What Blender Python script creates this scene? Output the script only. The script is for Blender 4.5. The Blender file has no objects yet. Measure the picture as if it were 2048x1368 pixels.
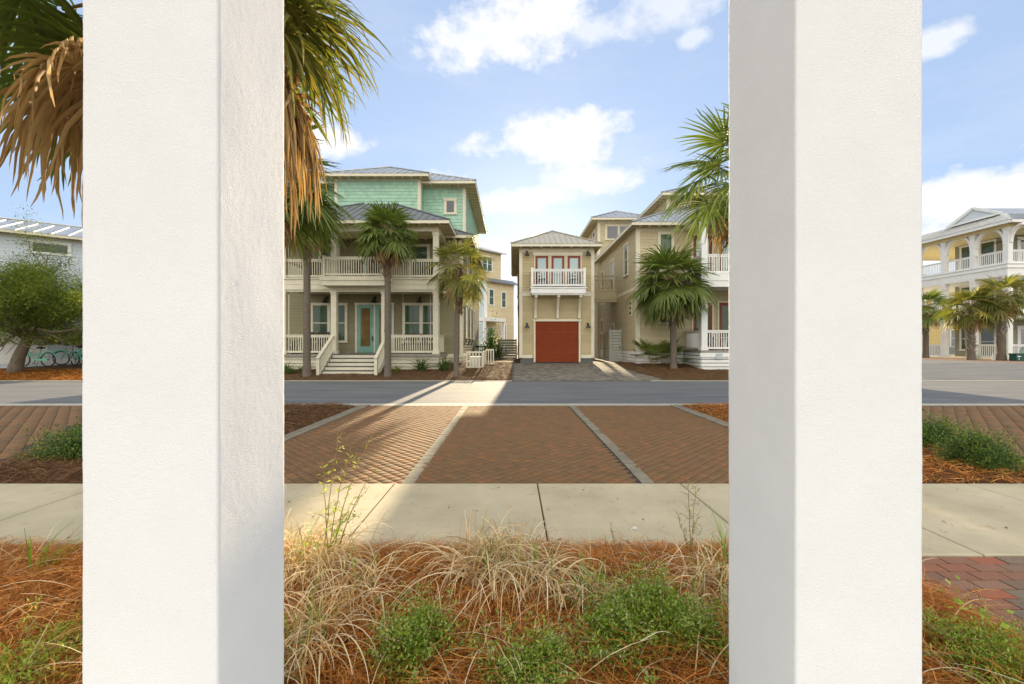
import bpy, math, random
import numpy as np
from mathutils import Vector, noise as mnoise

SC = bpy.context.scene
COL = SC.collection
R = math.radians
rng = np.random.default_rng(7)
random.seed(7)

# ---------------------------------------------------------------- materials
def nd(nt, kind, **kw):
    n = nt.nodes.new(kind)
    for k, v in kw.items():
        if k == 'op': n.operation = v
        elif hasattr(n, k) and not k.startswith('i_'): setattr(n, k, v)
    return n

def pmat(name, col, col2=None, rough=.75, scale=6., bump=0., bscale=60., island=0., icols=None,
         transl=0., spec=.3, metal=0., stretch=(1, 1, 1), fine=0., coat=0., ior=None, detail=6):
    m = bpy.data.materials.new(name); m.use_nodes = True
    nt = m.node_tree; L = nt.links
    p = nt.nodes['Principled BSDF']; out = nt.nodes['Material Output']
    p.inputs['Roughness'].default_value = rough
    p.inputs['Specular IOR Level'].default_value = spec
    p.inputs['Metallic'].default_value = metal
    if ior: p.inputs['IOR'].default_value = ior
    if coat: p.inputs['Coat Weight'].default_value = coat
    tc = nd(nt, 'ShaderNodeTexCoord'); mp = nd(nt, 'ShaderNodeMapping')
    mp.inputs['Scale'].default_value = stretch
    L.new(tc.outputs['Object'], mp.inputs['Vector'])
    rgba = lambda c: (c[0], c[1], c[2], 1)
    cur = None
    if icols:
        geo = nd(nt, 'ShaderNodeNewGeometry'); rp = nd(nt, 'ShaderNodeValToRGB')
        els = rp.color_ramp.elements
        while len(els) < len(icols): els.new(.5)
        for i, c in enumerate(icols):
            els[i].position = i / (len(icols) - 1); els[i].color = rgba(c)
        L.new(geo.outputs['Random Per Island'], rp.inputs['Fac'])
        cur = rp.outputs['Color']
    nz = nd(nt, 'ShaderNodeTexNoise'); nz.inputs['Scale'].default_value = scale
    nz.inputs['Detail'].default_value = detail; nz.inputs['Roughness'].default_value = .6
    L.new(mp.outputs['Vector'], nz.inputs['Vector'])
    rm = nd(nt, 'ShaderNodeMapRange'); rm.inputs['From Min'].default_value = .32; rm.inputs['From Max'].default_value = .68
    L.new(nz.outputs['Fac'], rm.inputs['Value'])
    c2 = col2 or tuple(x * .82 for x in col)
    if cur is None:
        mx = nd(nt, 'ShaderNodeMix', data_type='RGBA')
        L.new(rm.outputs['Result'], mx.inputs['Factor'])
        mx.inputs['A'].default_value = rgba(col); mx.inputs['B'].default_value = rgba(c2)
        cur = mx.outputs['Result']
    else:
        hs = nd(nt, 'ShaderNodeHueSaturation')
        r2 = nd(nt, 'ShaderNodeMapRange'); r2.inputs['To Min'].default_value = .8; r2.inputs['To Max'].default_value = 1.15
        L.new(nz.outputs['Fac'], r2.inputs['Value']); L.new(r2.outputs['Result'], hs.inputs['Value'])
        L.new(cur, hs.inputs['Color']); cur = hs.outputs['Color']
    if island:
        geo = nd(nt, 'ShaderNodeNewGeometry'); r3 = nd(nt, 'ShaderNodeMapRange')
        r3.inputs['To Min'].default_value = 1 - island; r3.inputs['To Max'].default_value = 1 + island
        hs = nd(nt, 'ShaderNodeHueSaturation')
        L.new(geo.outputs['Random Per Island'], r3.inputs['Value']); L.new(r3.outputs['Result'], hs.inputs['Value'])
        L.new(cur, hs.inputs['Color']); cur = hs.outputs['Color']
    if fine:
        n2 = nd(nt, 'ShaderNodeTexNoise'); n2.inputs['Scale'].default_value = bscale * 2; n2.inputs['Detail'].default_value = 3
        L.new(mp.outputs['Vector'], n2.inputs['Vector'])
        r4 = nd(nt, 'ShaderNodeMapRange'); r4.inputs['From Min'].default_value = .3; r4.inputs['From Max'].default_value = .7
        r4.inputs['To Min'].default_value = 1 - fine; r4.inputs['To Max'].default_value = 1 + fine
        hs = nd(nt, 'ShaderNodeHueSaturation')
        L.new(n2.outputs['Fac'], r4.inputs['Value']); L.new(r4.outputs['Result'], hs.inputs['Value'])
        L.new(cur, hs.inputs['Color']); cur = hs.outputs['Color']
    L.new(cur, p.inputs['Base Color'])
    if bump:
        nb = nd(nt, 'ShaderNodeTexNoise'); nb.inputs['Scale'].default_value = bscale; nb.inputs['Detail'].default_value = 4
        L.new(mp.outputs['Vector'], nb.inputs['Vector'])
        bp = nd(nt, 'ShaderNodeBump'); bp.inputs['Strength'].default_value = bump; bp.inputs['Distance'].default_value = .01
        L.new(nb.outputs['Fac'], bp.inputs['Height']); L.new(bp.outputs['Normal'], p.inputs['Normal'])
    if transl:
        tr = nd(nt, 'ShaderNodeBsdfTranslucent'); ms = nd(nt, 'ShaderNodeMixShader')
        hs = nd(nt, 'ShaderNodeHueSaturation'); hs.inputs['Value'].default_value = 1.7; hs.inputs['Saturation'].default_value = 1.1
        L.new(cur, hs.inputs['Color']); L.new(hs.outputs['Color'], tr.inputs['Color'])
        ms.inputs[0].default_value = transl
        L.new(p.outputs[0], ms.inputs[1]); L.new(tr.outputs[0], ms.inputs[2]); L.new(ms.outputs[0], out.inputs['Surface'])
    return m

# ---------------------------------------------------------------- objects
ORG = {}
def org(parent):
    if parent is None: return np.zeros(3)
    while parent.parent: parent = parent.parent
    return np.array(ORG.get(parent.name, (0, 0, 0)), float)

def tag(o, label=None, cat=None, group=None, kind=None):
    if label: o['label'] = label
    if cat: o['category'] = cat
    if group: o['group'] = group
    if kind: o['kind'] = kind
    return o

def thing(name, label, cat, loc=(0, 0, 0), rz=0, group=None, local=False):
    """Empty at the base; meshes built under it are given in world metres unless local."""
    o = bpy.data.objects.new(name, None); COL.objects.link(o)
    o.location = loc; o.rotation_euler = (0, 0, rz); o.empty_display_size = .2
    if not local: ORG[o.name] = tuple(loc)
    return tag(o, label, cat, group)

def copy_tree(o, parent=None):
    c = o.copy(); COL.objects.link(c)
    if parent: c.parent = parent
    for ch in list(o.children): copy_tree(ch, c)
    return c

def np_obj(name, V, F, mat, parent=None, smooth=False, rel=True):
    V = np.asarray(V, np.float32).reshape(-1, 3); F = np.asarray(F, np.int32).reshape(-1, 4)
    if rel: V = V - org(parent).astype(np.float32)
    me = bpy.data.meshes.new(name)
    me.vertices.add(len(V)); me.vertices.foreach_set('co', V.ravel())
    me.loops.add(F.size); me.loops.foreach_set('vertex_index', F.ravel())
    me.polygons.add(len(F)); me.polygons.foreach_set('loop_start', np.arange(0, F.size, 4, dtype=np.int32))
    if smooth: me.polygons.foreach_set('use_smooth', np.ones(len(F), bool))
    me.update(calc_edges=True); me.materials.append(mat)
    o = bpy.data.objects.new(name, me); COL.objects.link(o)
    if parent: o.parent = parent
    return o

class MB:
    def __init__(s): s.v = []; s.f = []
    def add(s, V, F):
        b = len(s.v); s.v += [tuple(p) for p in V]; s.f += [tuple(i + b for i in f) for f in F]; return s
    def box(s, x0, x1, y0, y1, z0, z1):
        return s.add([(x0, y0, z0), (x1, y0, z0), (x1, y1, z0), (x0, y1, z0), (x0, y0, z1), (x1, y0, z1), (x1, y1, z1), (x0, y1, z1)],
                     [(0, 3, 2, 1), (4, 5, 6, 7), (0, 1, 5, 4), (1, 2, 6, 5), (2, 3, 7, 6), (3, 0, 4, 7)])
    def poly(s, pts): return s.add(pts, [tuple(range(len(pts)))])
    def beam(s, a, b, w, h, up=(0, 0, 1)):
        a = Vector(a); b = Vector(b); d = (b - a).normalized(); u = Vector(up)
        sd = d.cross(u)
        if sd.length < 1e-4: sd = d.cross(Vector((0, 1, 0)))
        sd.normalize(); u = sd.cross(d).normalized()
        V = []
        for p in (a, b):
            for i, j in ((-1, -1), (1, -1), (1, 1), (-1, 1)): V.append(p + sd * (w / 2 * i) + u * (h / 2 * j))
        return s.add(V, [(0, 1, 2, 3), (7, 6, 5, 4), (0, 4, 5, 1), (1, 5, 6, 2), (2, 6, 7, 3), (3, 7, 4, 0)])
    def tube(s, pts, rad, n=8, caps=True):
        pts = [Vector(p) for p in pts]; m = len(pts)
        if not hasattr(rad, '__len__'): rad = [rad] * m
        V = []; ref = None
        for i, p in enumerate(pts):
            d = (pts[min(i + 1, m - 1)] - pts[max(i - 1, 0)]).normalized()
            if ref is None or abs(ref.dot(d)) > .98:
                ref = Vector((0, 0, 1)) if abs(d.z) < .9 else Vector((1, 0, 0))
            sd = d.cross(ref).normalized(); u = sd.cross(d).normalized(); ref = u
            for k in range(n):
                a = 2 * math.pi * k / n; V.append(p + sd * (math.cos(a) * rad[i]) + u * (math.sin(a) * rad[i]))
        F = [(i * n + k, i * n + (k + 1) % n, (i + 1) * n + (k + 1) % n, (i + 1) * n + k) for i in range(m - 1) for k in range(n)]
        if caps: F += [tuple(range(n - 1, -1, -1)), tuple((m - 1) * n + k for k in range(n))]
        return s.add(V, F)
    def lathe(s, prof, c, n=14):
        V = [(c[0] + r * math.cos(2 * math.pi * k / n), c[1] + r * math.sin(2 * math.pi * k / n), c[2] + z) for r, z in prof for k in range(n)]
        m = len(prof)
        F = [(i * n + k, i * n + (k + 1) % n, (i + 1) * n + (k + 1) % n, (i + 1) * n + k) for i in range(m - 1) for k in range(n)]
        F += [tuple(range(n - 1, -1, -1)), tuple((m - 1) * n + k for k in range(n))]
        return s.add(V, F)
    def ring(s, c, u, w, rad, thick, n=28, k=6):
        """torus round c in the plane of u, w"""
        c = Vector(c); u = Vector(u); w = Vector(w); ax = u.cross(w).normalized(); V = []
        for i in range(n):
            a = 2 * math.pi * i / n; d = u * math.cos(a) + w * math.sin(a)
            for j in range(k):
                b = 2 * math.pi * j / k; V.append(c + d * (rad + thick * math.cos(b)) + ax * (thick * math.sin(b)))
        return s.add(V, [(i * k + j, ((i + 1) % n) * k + j, ((i + 1) % n) * k + (j + 1) % k, i * k + (j + 1) % k) for i in range(n) for j in range(k)])
    def build(s, name, mat, parent=None, smooth=False):
        O = org(parent); me = bpy.data.meshes.new(name)
        me.from_pydata([(p[0] - O[0], p[1] - O[1], p[2] - O[2]) for p in s.v], [], s.f)
        if smooth: me.polygons.foreach_set('use_smooth', [True] * len(me.polygons))
        me.update(); me.materials.append(mat)
        o = bpy.data.objects.new(name, me); COL.objects.link(o)
        if parent: o.parent = parent
        return o

class Wall:
    """A vertical wall plane: origin (x, y), direction u along it, outward normal n."""
    def __init__(s, x, y, ux, uy, nx, ny): s.o = (x, y); s.u = (ux, uy); s.n = (nx, ny)
    def p(s, a, d, z): return (s.o[0] + s.u[0] * a + s.n[0] * d, s.o[1] + s.u[1] * a + s.n[1] * d, z)
    def box(s, mb, a0, a1, d0, d1, z0, z1):
        V = [s.p(a, d, z) for z in (z0, z1) for a, d in ((a0, d0), (a1, d0), (a1, d1), (a0, d1))]
        F = [(0, 3, 2, 1), (4, 5, 6, 7), (0, 1, 5, 4), (1, 2, 6, 5), (2, 3, 7, 6), (3, 0, 4, 7)]
        if s.u[0] * s.n[1] - s.u[1] * s.n[0] < 0: F = [f[::-1] for f in F]
        mb.add(V, F)
    def siding(s, mb, a0, a1, z0, z1, board=.165):
        n = max(1, round((z1 - z0) / board)); h = (z1 - z0) / n
        for i in range(n):
            b = z0 + i * h; j = random.uniform(-.0015, .0015)
            V = [s.p(a0, .022 + j, b), s.p(a1, .022 + j, b), s.p(a1, .004, b + h), s.p(a0, .004, b + h), s.p(a0, 0, b), s.p(a1, 0, b)]
            mb.add(V, [(0, 1, 2, 3), (4, 5, 1, 0)])
    def shingles(s, mb, a0, a1, z0, z1, h=.19):
        n = max(1, round((z1 - z0) / h)); h = (z1 - z0) / n
        for i in range(n):
            b = z0 + i * h; a = a0
            while a < a1 - .03:
                w = min(random.uniform(.11, .28), a1 - a); d = .02 + random.uniform(0, .008); g = .004
                V = [s.p(a, d, b), s.p(a + w - g, d, b), s.p(a + w - g, .004, b + h), s.p(a, .004, b + h), s.p(a, 0, b), s.p(a + w - g, 0, b)]
                mb.add(V, [(0, 1, 2, 3), (4, 5, 1, 0)]); a += w
    def window(s, par, a0, a1, z0, z1, panes=1, hung=True, trim=.1, mt=None, mg=None, sill=True, name='window', door=None, glass_frac=None):
        """casing with sash and pane children"""
        c = MB(); mt = mt or M['trim']; mg = mg or M['glass']
        s.box(c, a0, a0 + trim, .0, .06, z0, z1); s.box(c, a1 - trim, a1, .0, .06, z0, z1)
        s.box(c, a0 - .03, a1 + .03, .0, .075, z1, z1 + trim)
        if sill: s.box(c, a0 - .03, a1 + .03, .0, .085, z0 - trim * .8, z0)
        w = (a1 - a0 - 2 * trim) / panes; mull = trim * .8
        for k in range(1, panes): s.box(c, a0 + trim + k * w - mull / 2, a0 + trim + k * w + mull / 2, .0, .058, z0, z1)
        o = c.build(name, mt, par); sash = MB(); gl = MB()
        for k in range(panes):
            p0 = a0 + trim + k * w + (mull / 2 if k else 0); p1 = a0 + trim + (k + 1) * w - (mull / 2 if k < panes - 1 else 0)
            f = .045 if not door else door
            fb = f if not door else door * 1.7
            s.box(sash, p0, p0 + f, .002, .048, z0, z1); s.box(sash, p1 - f, p1, .002, .048, z0, z1)
            s.box(sash, p0 + f, p1 - f, .002, .048, z0, z0 + fb); s.box(sash, p0 + f, p1 - f, .002, .048, z1 - f, z1)
            if hung: s.box(sash, p0 + f, p1 - f, .002, .05, (z0 + z1) / 2 - .022, (z0 + z1) / 2 + .022)
            s.box(gl, p0 + f, p1 - f, .003, .03, z0 + fb, z1 - f)
        return o, sash, gl

def win(W, par, *a, ms=None, **k):
    mg = k.get('mg') or M['glass']; mt = k.get('mt') or M['trim']
    o, sash, gl = W.window(par, *a, **k)
    sash.build('sash' if not k.get('door') else 'door_leaf', ms or mt, o); gl.build('pane', mg, o)
    return o

def railing(mb, a, b, zf, h=.96, sp=.115, bal=.036, top=.1):
    a = Vector((a[0], a[1], 0)); b = Vector((b[0], b[1], 0)); L = (b - a).length; d = (b - a) / L
    P = lambda t, z: a + d * t + Vector((0, 0, z))
    mb.beam(P(0, zf + h - .02), P(L, zf + h - .02), top, .04)
    mb.beam(P(0, zf + h - .085), P(L, zf + h - .085), .045, .09)
    mb.beam(P(0, zf + .11), P(L, zf + .11), .05, .09)
    n = max(2, round(L / sp))
    for i in range(1, n):
        t = L * i / n; mb.beam(P(t, zf + .1), P(t, zf + h - .1), bal, bal, up=d)

def hip(par, x0, x1, y0, y1, z, pitch, name='roof', rib=.4, mat=None, tails=True, fasc=.16, tail_sides='fblr'):
    """metal hip roof with standing ribs; children fascia and rafter tails"""
    mat = mat or M['metal']
    mb = MB(); w = x1 - x0; d = y1 - y0; h = min(w, d) / 2; zr = z + h * pitch
    if w <= d: r0, r1 = ((x0 + x1) / 2, y0 + h, zr), ((x0 + x1) / 2, y1 - h, zr)
    else: r0, r1 = (x0 + h, (y0 + y1) / 2, zr), (x1 - h, (y0 + y1) / 2, zr)
    A, B, Cc, D = (x0, y0, z), (x1, y0, z), (x1, y1, z), (x0, y1, z)
    if w <= d: fs = [[A, B, r0], [B, Cc, r1, r0], [Cc, D, r1], [D, A, r0, r1]]
    else: fs = [[A, B, r1, r0], [B, Cc, r1], [Cc, D, r0, r1], [D, A, r0]]
    for f in fs: mb.poly(f)
    def side(e0, e1, inn):
        e0 = Vector(e0); e1 = Vector(e1); L = (e1 - e0).length; dd = (e1 - e0) / L; inn = Vector(inn); n = int(L / rib)
        for i in range(n + 1):
            t = (L - n * rib) / 2 + i * rib; q = min(t, L - t, h)
            if q < .05: continue
            p = e0 + dd * t; mb.beam(p + Vector((0, 0, .012)), p + inn * q + Vector((0, 0, q * pitch + .012)), .03, .045)
    side(A, B, (0, 1, 0)); side(B, Cc, (-1, 0, 0)); side(Cc, D, (0, -1, 0)); side(D, A, (1, 0, 0))
    for a, b in ((A, r0), (B, r0 if w <= d else r1), (Cc, r1), (D, r1 if w <= d else r0), (r0, r1)):
        if (Vector(a) - Vector(b)).length > .05: mb.beam((a[0], a[1], a[2] + .03), (b[0], b[1], b[2] + .03), .16, .05)
    o = mb.build(name, mat, par)
    f = MB(); t = .05
    f.box(x0 + .02, x1 - .02, y0 + .02, y0 + .02 + t, z - fasc, z - .005); f.box(x0 + .02, x1 - .02, y1 - t - .02, y1 - .02, z - fasc, z - .005)
    f.box(x0 + .02, x0 + .02 + t, y0 + .07, y1 - .07, z - fasc, z - .005); f.box(x1 - t - .02, x1 - .02, y0 + .07, y1 - .07, z - fasc, z - .005)
    sf = MB(); sf.box(x0 + .08, x1 - .08, y0 + .08, y1 - .08, z - .05, z - .012); sf.build('soffit', M['soffit'], o)
    if tails:
        tl = f; s = .5; n = int((x1 - x0) / s); m = int((y1 - y0) / s); tz0, tz1 = z - fasc - .02, z - .052
        for i in range(1, n):
            x = x0 + (x1 - x0) * i / n
            if 'f' in tail_sides: tl.box(x - .025, x + .025, y0 + .03, y0 + .7, tz0, tz1)
        for i in range(1, m):
            y = y0 + (y1 - y0) * i / m
            if 'l' in tail_sides: tl.box(x0 + .03, x0 + .7, y - .025, y + .025, tz0, tz1)
            if 'r' in tail_sides: tl.box(x1 - .7, x1 - .03, y - .025, y + .025, tz0, tz1)
    f.build('eave_board', M['trim'], o)
    return o

def post(par, x, y, z0, z1, w=.3, name='porch_column', mat=None):
    mb = MB(); h = w / 2
    mb.box(x - h, x + h, y - h, y + h, z0 + .18, z1 - .2)
    mb.box(x - h - .03, x + h + .03, y - h - .03, y + h + .03, z0, z0 + .18)
    mb.box(x - h - .025, x + h + .025, y - h - .025, y + h + .025, z1 - .2, z1)
    return mb.build(name, mat or M['trim'], par)

def lamp(par, W, a, z, s=1.):
    """gooseneck barn lamp"""
    mb = MB(); P = lambda t, d, zz: W.p(a + t, d, z + zz)
    mb.tube([P(0, .025, .12 * s), P(0, .12 * s, .2 * s), P(0, .24 * s, .17 * s), P(0, .27 * s, .08 * s)], .014, 6)
    W.box(mb, a - .05, a + .05, .022, .045, z + .05 * s, z + .19 * s)
    c = P(0, .27 * s, 0)
    mb.lathe([(.02, .12 * s), (.05, .1 * s), (.06, .03 * s), (.15 * s, -.1 * s), (.16 * s, -.12 * s)][::-1], c, 14)
    return mb.build('wall_lamp', M['black'], par)
M = {}
# ---------------------------------------------------------------- material list
M['trim'] = pmat('cream trim paint', (.70, .65, .50), (.62, .575, .435), rough=.55, scale=3, fine=.03)
M['white'] = pmat('white paint', (.80, .80, .77), (.72, .72, .69), rough=.55, scale=3, fine=.03)
M['soffit'] = pmat('sun bounce soffit paint', (.72, .63, .36), (.64, .56, .32), rough=.7, scale=3)  # yellowed so the sun's bounce under the eaves is in the colour
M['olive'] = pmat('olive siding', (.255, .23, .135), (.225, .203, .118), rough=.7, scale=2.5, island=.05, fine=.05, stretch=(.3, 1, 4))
M['beige'] = pmat('beige siding', (.47, .385, .22), (.42, .345, .195), rough=.7, scale=2.5, island=.05, fine=.05, stretch=(.3, 1, 4))
M['beige_pale'] = pmat('pale beige siding', (.54, .46, .29), (.485, .41, .255), rough=.7, scale=2.5, island=.05, fine=.05, stretch=(.3, 1, 4))
M['mint'] = pmat('mint shingle paint', (.36, .55, .42), (.31, .50, .38), rough=.75, scale=3, island=.1, fine=.06)
M['greywhite'] = pmat('pale grey siding', (.60, .66, .70), (.54, .60, .64), rough=.7, scale=2.5, island=.04, fine=.04, stretch=(.3, 1, 4))
M['cream_shade'] = pmat('shaded cream siding', (.58, .66, .66), (.52, .60, .60), rough=.7, scale=2.5, island=.04)  # blue shade put into the siding colour of the left face
M['cream_siding'] = pmat('cream siding', (.64, .54, .34), (.57, .48, .30), rough=.7, scale=2.5, island=.05)
M['yellow_siding'] = pmat('butter yellow siding', (.70, .55, .24), (.64, .50, .22), rough=.7, scale=2.5, island=.04)
M['sage_siding'] = pmat('grey sage siding', (.30, .30, .24), (.26, .26, .21), rough=.7, scale=2.5, island=.04)
M['metal'] = pmat('galvanised roof metal', (.56, .56, .54), (.45, .455, .45), rough=.42, scale=1.6, metal=.75, spec=.5, fine=.05)
M['metal_warm'] = pmat('hazed tan roof metal', (.50, .46, .36), (.42, .39, .31), rough=.5, scale=1.6, metal=.35, spec=.5, fine=.05)  # the tan includes the sky haze over the garage roof
M['metal_dark'] = pmat('weathered roof metal', (.19, .20, .205), (.15, .16, .165), rough=.5, scale=1.6, metal=.3, spec=.5)
M['glass'] = pmat('window glass', (.085, .125, .075), (.045, .075, .05), rough=.05, scale=1.2, spec=.45, ior=1.42)
M['glass_pale'] = pmat('pale blue glass', (.36, .46, .46), (.30, .40, .41), rough=.05, scale=.8, spec=.7, ior=1.5)  # even pale blue base colour for the panes
M['glass_amber'] = pmat('glass over a warm hall', (.21, .14, .045), (.13, .09, .035), rough=.08, scale=1.5, spec=.4, ior=1.4)
M['glass_dark'] = pmat('dark glass', (.02, .025, .028), rough=.04, spec=.8, ior=1.6)
M['teal_door'] = pmat('seafoam door paint', (.20, .38, .31), (.17, .34, .28), rough=.5, scale=3)
M['red_door'] = pmat('brick red door paint', (.22, .05, .024), (.19, .043, .022), rough=.5, scale=3)
M['garage_red'] = pmat('brick red garage paint', (.215, .043, .014), (.18, .036, .012), rough=.7, scale=2, spec=.12)
M['black'] = pmat('black metal', (.02, .02, .02), (.03, .028, .025), rough=.45, spec=.5)
M['iron'] = pmat('dark wrought iron', (.035, .03, .028), rough=.5, spec=.5)
M['white_cushion'] = pmat('white fabric', (.75, .74, .7), rough=.9, scale=12)
M['teal_cushion'] = pmat('teal fabric', (.03, .2, .22), rough=.9, scale=12)
M['stucco'] = pmat('white stucco', (.785, .785, .79), (.745, .745, .75), rough=.85, scale=2.6, bump=.3, bscale=260, spec=.2, fine=.025, detail=10)
M['concrete'] = pmat('sidewalk concrete', (.53, .455, .305), (.39, .335, .22), rough=.85, scale=1.3, bump=.25, bscale=120, fine=.10, detail=10)
M['kerb'] = pmat('kerb concrete', (.42, .39, .31), (.34, .32, .26), rough=.85, scale=4, bump=.2, fine=.1)
M['asphalt'] = pmat('worn asphalt', (.155, .158, .16), (.098, .102, .108), rough=.85, scale=1.6, bump=.4, bscale=140, fine=.18, detail=12, stretch=(.22, 1.3, 1))
M['soil'] = pmat('mulched soil', (.135, .075, .032), (.07, .042, .022), rough=.95, scale=9, bump=.6, bscale=45, fine=.35, detail=12)
M['straw_soil'] = pmat('matted straw', (.12, .05, .016), (.045, .02, .008), rough=.95, scale=22, bump=.8, bscale=70, fine=.35, detail=12)
M['paver'] = pmat('brick paver', (.2, .1, .07), rough=.85, bump=.3, bscale=90, scale=25, fine=.12,
                  icols=[(0.154, 0.089, 0.038), (0.169, 0.095, 0.04), (0.177, 0.096, 0.04), (0.207, 0.099, 0.039), (0.163, 0.095, 0.041), (0.19, 0.109, 0.047), (0.144, 0.084, 0.037), (0.228, 0.108, 0.042), (0.16, 0.094, 0.04)])
M['paver_red'] = pmat('clay paver', (.2, .1, .07), rough=.85, bump=.35, bscale=90, scale=25, fine=.15,
                  icols=[(.14, .115, .08), (.33, .11, .055), (.16, .13, .09), (.37, .14, .075), (.18, .15, .105), (.30, .105, .055)])
M['paver_grey'] = pmat('grey paver', (.24, .21, .15), (.18, .155, .11), rough=.85, scale=14, bump=.3, bscale=90, island=.12, fine=.1)
M['drive'] = pmat('driveway paver', (.2, .19, .17), rough=.85, scale=20, bump=.3, bscale=90, fine=.1,
                  icols=[(.14, .125, .10), (.25, .225, .18), (.20, .18, .145), (.11, .10, .085), (.17, .15, .12)])
M['sand'] = pmat('jointing sand', (.055, .045, .035), rough=.95, scale=30)
M['straw'] = pmat('pine straw', (.3, .14, .05), rough=.75, scale=3, spec=.25, transl=.15,
                  icols=[(0.18, 0.057, 0.01), (0.456, 0.16, 0.025), (0.624, 0.242, 0.045), (0.312, 0.101, 0.016), (0.768, 0.407, 0.117), (0.09, 0.033, 0.008), (0.528, 0.193, 0.034)])  # bright and near-black strands paint in sunlit tops and dark gaps
M['mulch'] = pmat('brown mulch', (.15, .08, .03), rough=.85, scale=3, spec=.2, icols=[(.09, .045, .018), (.16, .08, .03), (.22, .115, .045), (.12, .06, .024), (.28, .16, .07)])  # darker straw; the shade on the far beds is in its colour
M['dry_grass'] = pmat('dry grass', (.6, .5, .3), rough=.65, scale=6, spec=.3, transl=.25,
                  icols=[(.64, .50, .26), (.78, .65, .40), (.46, .32, .13), (.86, .76, .54), (.30, .19, .07), (.68, .50, .24)])
M['green_grass'] = pmat('green grass', (.2, .3, .05), rough=.5, scale=6, transl=.3, icols=[(.14, .27, .03), (.22, .36, .05), (.10, .2, .03), (.30, .40, .08)])
M['leaf'] = pmat('small green leaves', (.1, .2, .05), rough=.55, scale=4, transl=.3, spec=.35,
                  icols=[(0.081, 0.146, 0.013), (0.149, 0.235, 0.02), (0.241, 0.336, 0.032), (0.103, 0.179, 0.016), (0.38, 0.448, 0.081), (0.196, 0.28, 0.032)])
M['leaf_pale'] = pmat('pale grey green leaves', (.3, .36, .2), rough=.6, scale=4, transl=.3,
                  icols=[(.28, .31, .12), (.42, .43, .21), (.34, .35, .14), (.50, .46, .26)])
M['leaf_yellow'] = pmat('yellow green leaves', (.4, .45, .06), rough=.55, scale=4, transl=.35,
                  icols=[(.30, .40, .05), (.45, .48, .07), (.22, .32, .05), (.52, .50, .12)])
M['leaf_dark'] = pmat('dark evergreen leaves', (.06, .12, .03), rough=.5, scale=4, transl=.25, spec=.4,
                  icols=[(.05, .09, .018), (.075, .125, .025), (.105, .165, .035), (.06, .10, .025)])
M['leaf_oak'] = pmat('oak leaves', (.1, .13, .04), rough=.75, scale=4, transl=.3, spec=.1,
                  icols=[(0.075, 0.123, 0.022), (0.128, 0.181, 0.031), (0.195, 0.239, 0.038), (0.09, 0.138, 0.026), (0.315, 0.319, 0.054)])
M['twig'] = pmat('thin twigs', (.34, .24, .11), (.22, .15, .07), rough=.8, scale=20)
M['oak_bark'] = pmat('oak bark', (.21, .17, .115), (.11, .09, .065), rough=.9, scale=14, bump=.8, bscale=25, stretch=(1, 1, .35))
M['palm_bark'] = pmat('palm trunk', (.17, .14, .105), (.105, .085, .065), rough=.9, scale=9, bump=.7, bscale=24, stretch=(1, 1, 2.2), fine=.2)
M['boot'] = pmat('cut palm leaf bases', (.3, .2, .12), rough=.85, scale=10, bump=.4, bscale=30, icols=[(.11, .072, .042), (.19, .125, .072), (.25, .17, .10), (.14, .09, .052)])
M['boot_pale'] = pmat('bleached palm leaf bases', (.4, .37, .32), rough=.85, scale=10, bump=.4, bscale=30, icols=[(.20, .18, .15), (.40, .37, .33), (.50, .47, .42), (.28, .25, .21)])
M['palm'] = pmat('palm leaf', (.09, .15, .04), rough=.42, scale=3, transl=.3, spec=.45,
                  icols=[(0.083, 0.123, 0.024), (0.12, 0.168, 0.031), (0.158, 0.21, 0.039), (0.105, 0.147, 0.031), (0.225, 0.252, 0.05)])
M['palm_warm'] = pmat('yellow and sunlit palm leaf', (.2, .22, .05), rough=.45, scale=3, transl=.35, spec=.4,
                  icols=[(.11, .145, .025), (.18, .19, .035), (.08, .115, .025), (.25, .21, .05), (.14, .165, .03), (.30, .21, .07)])
M['palm_dead'] = pmat('dead palm leaf', (.4, .25, .1), rough=.7, scale=4, transl=.25, spec=.2,
                  icols=[(.30, .185, .07), (.40, .26, .11), (.24, .145, .055), (.48, .34, .17), (.34, .215, .085), (.56, .42, .23)])
M['petiole'] = pmat('palm leaf stalk', (.24, .2, .07), (.30, .2, .09), rough=.55, scale=5)
M['petiole_dead'] = pmat('dry palm leaf stalk', (.42, .27, .12), (.30, .18, .08), rough=.65, scale=8)
M['mint_paint'] = pmat('mint bicycle enamel', (.16, .62, .46), rough=.25, scale=2, spec=.5, coat=.5)
M['tyre'] = pmat('black tyre', (.03, .03, .03), rough=.8)
M['chrome'] = pmat('chrome', (.6, .6, .6), rough=.2, metal=1.)
M['bin_green'] = pmat('dark green steel', (.02, .08, .06), (.015, .065, .05), rough=.5)
M['util_green'] = pmat('pale green enamel', (.42, .56, .50), (.37, .51, .45), rough=.5)
M['grey_plastic'] = pmat('pale grey plastic', (.55, .58, .58), rough=.5)
M['yellow_cloth'] = pmat('yellow cloth', (.75, .5, .05), rough=.9)
M['fence_white'] = pmat('weathered white boards', (.58, .60, .53), (.47, .48, .42), rough=.75, scale=5, island=.06, stretch=(.3, 1, 3))
M['fence_grey'] = pmat('weathered grey boards', (.36, .36, .30), (.28, .28, .23), rough=.8, scale=5, island=.08, stretch=(.3, 1, 3))
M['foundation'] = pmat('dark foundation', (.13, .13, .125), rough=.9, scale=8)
M['chair_brown'] = pmat('dark brown wood', (.05, .035, .025), (.035, .025, .02), rough=.55, scale=6)
M['paper'] = pmat('litter paper', (.75, .78, .8), rough=.7)
M['dead_leaf'] = pmat('fallen leaf', (.12, .075, .035), rough=.8, icols=[(.10, .06, .03), (.2, .13, .05), (.06, .04, .025)])
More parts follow.
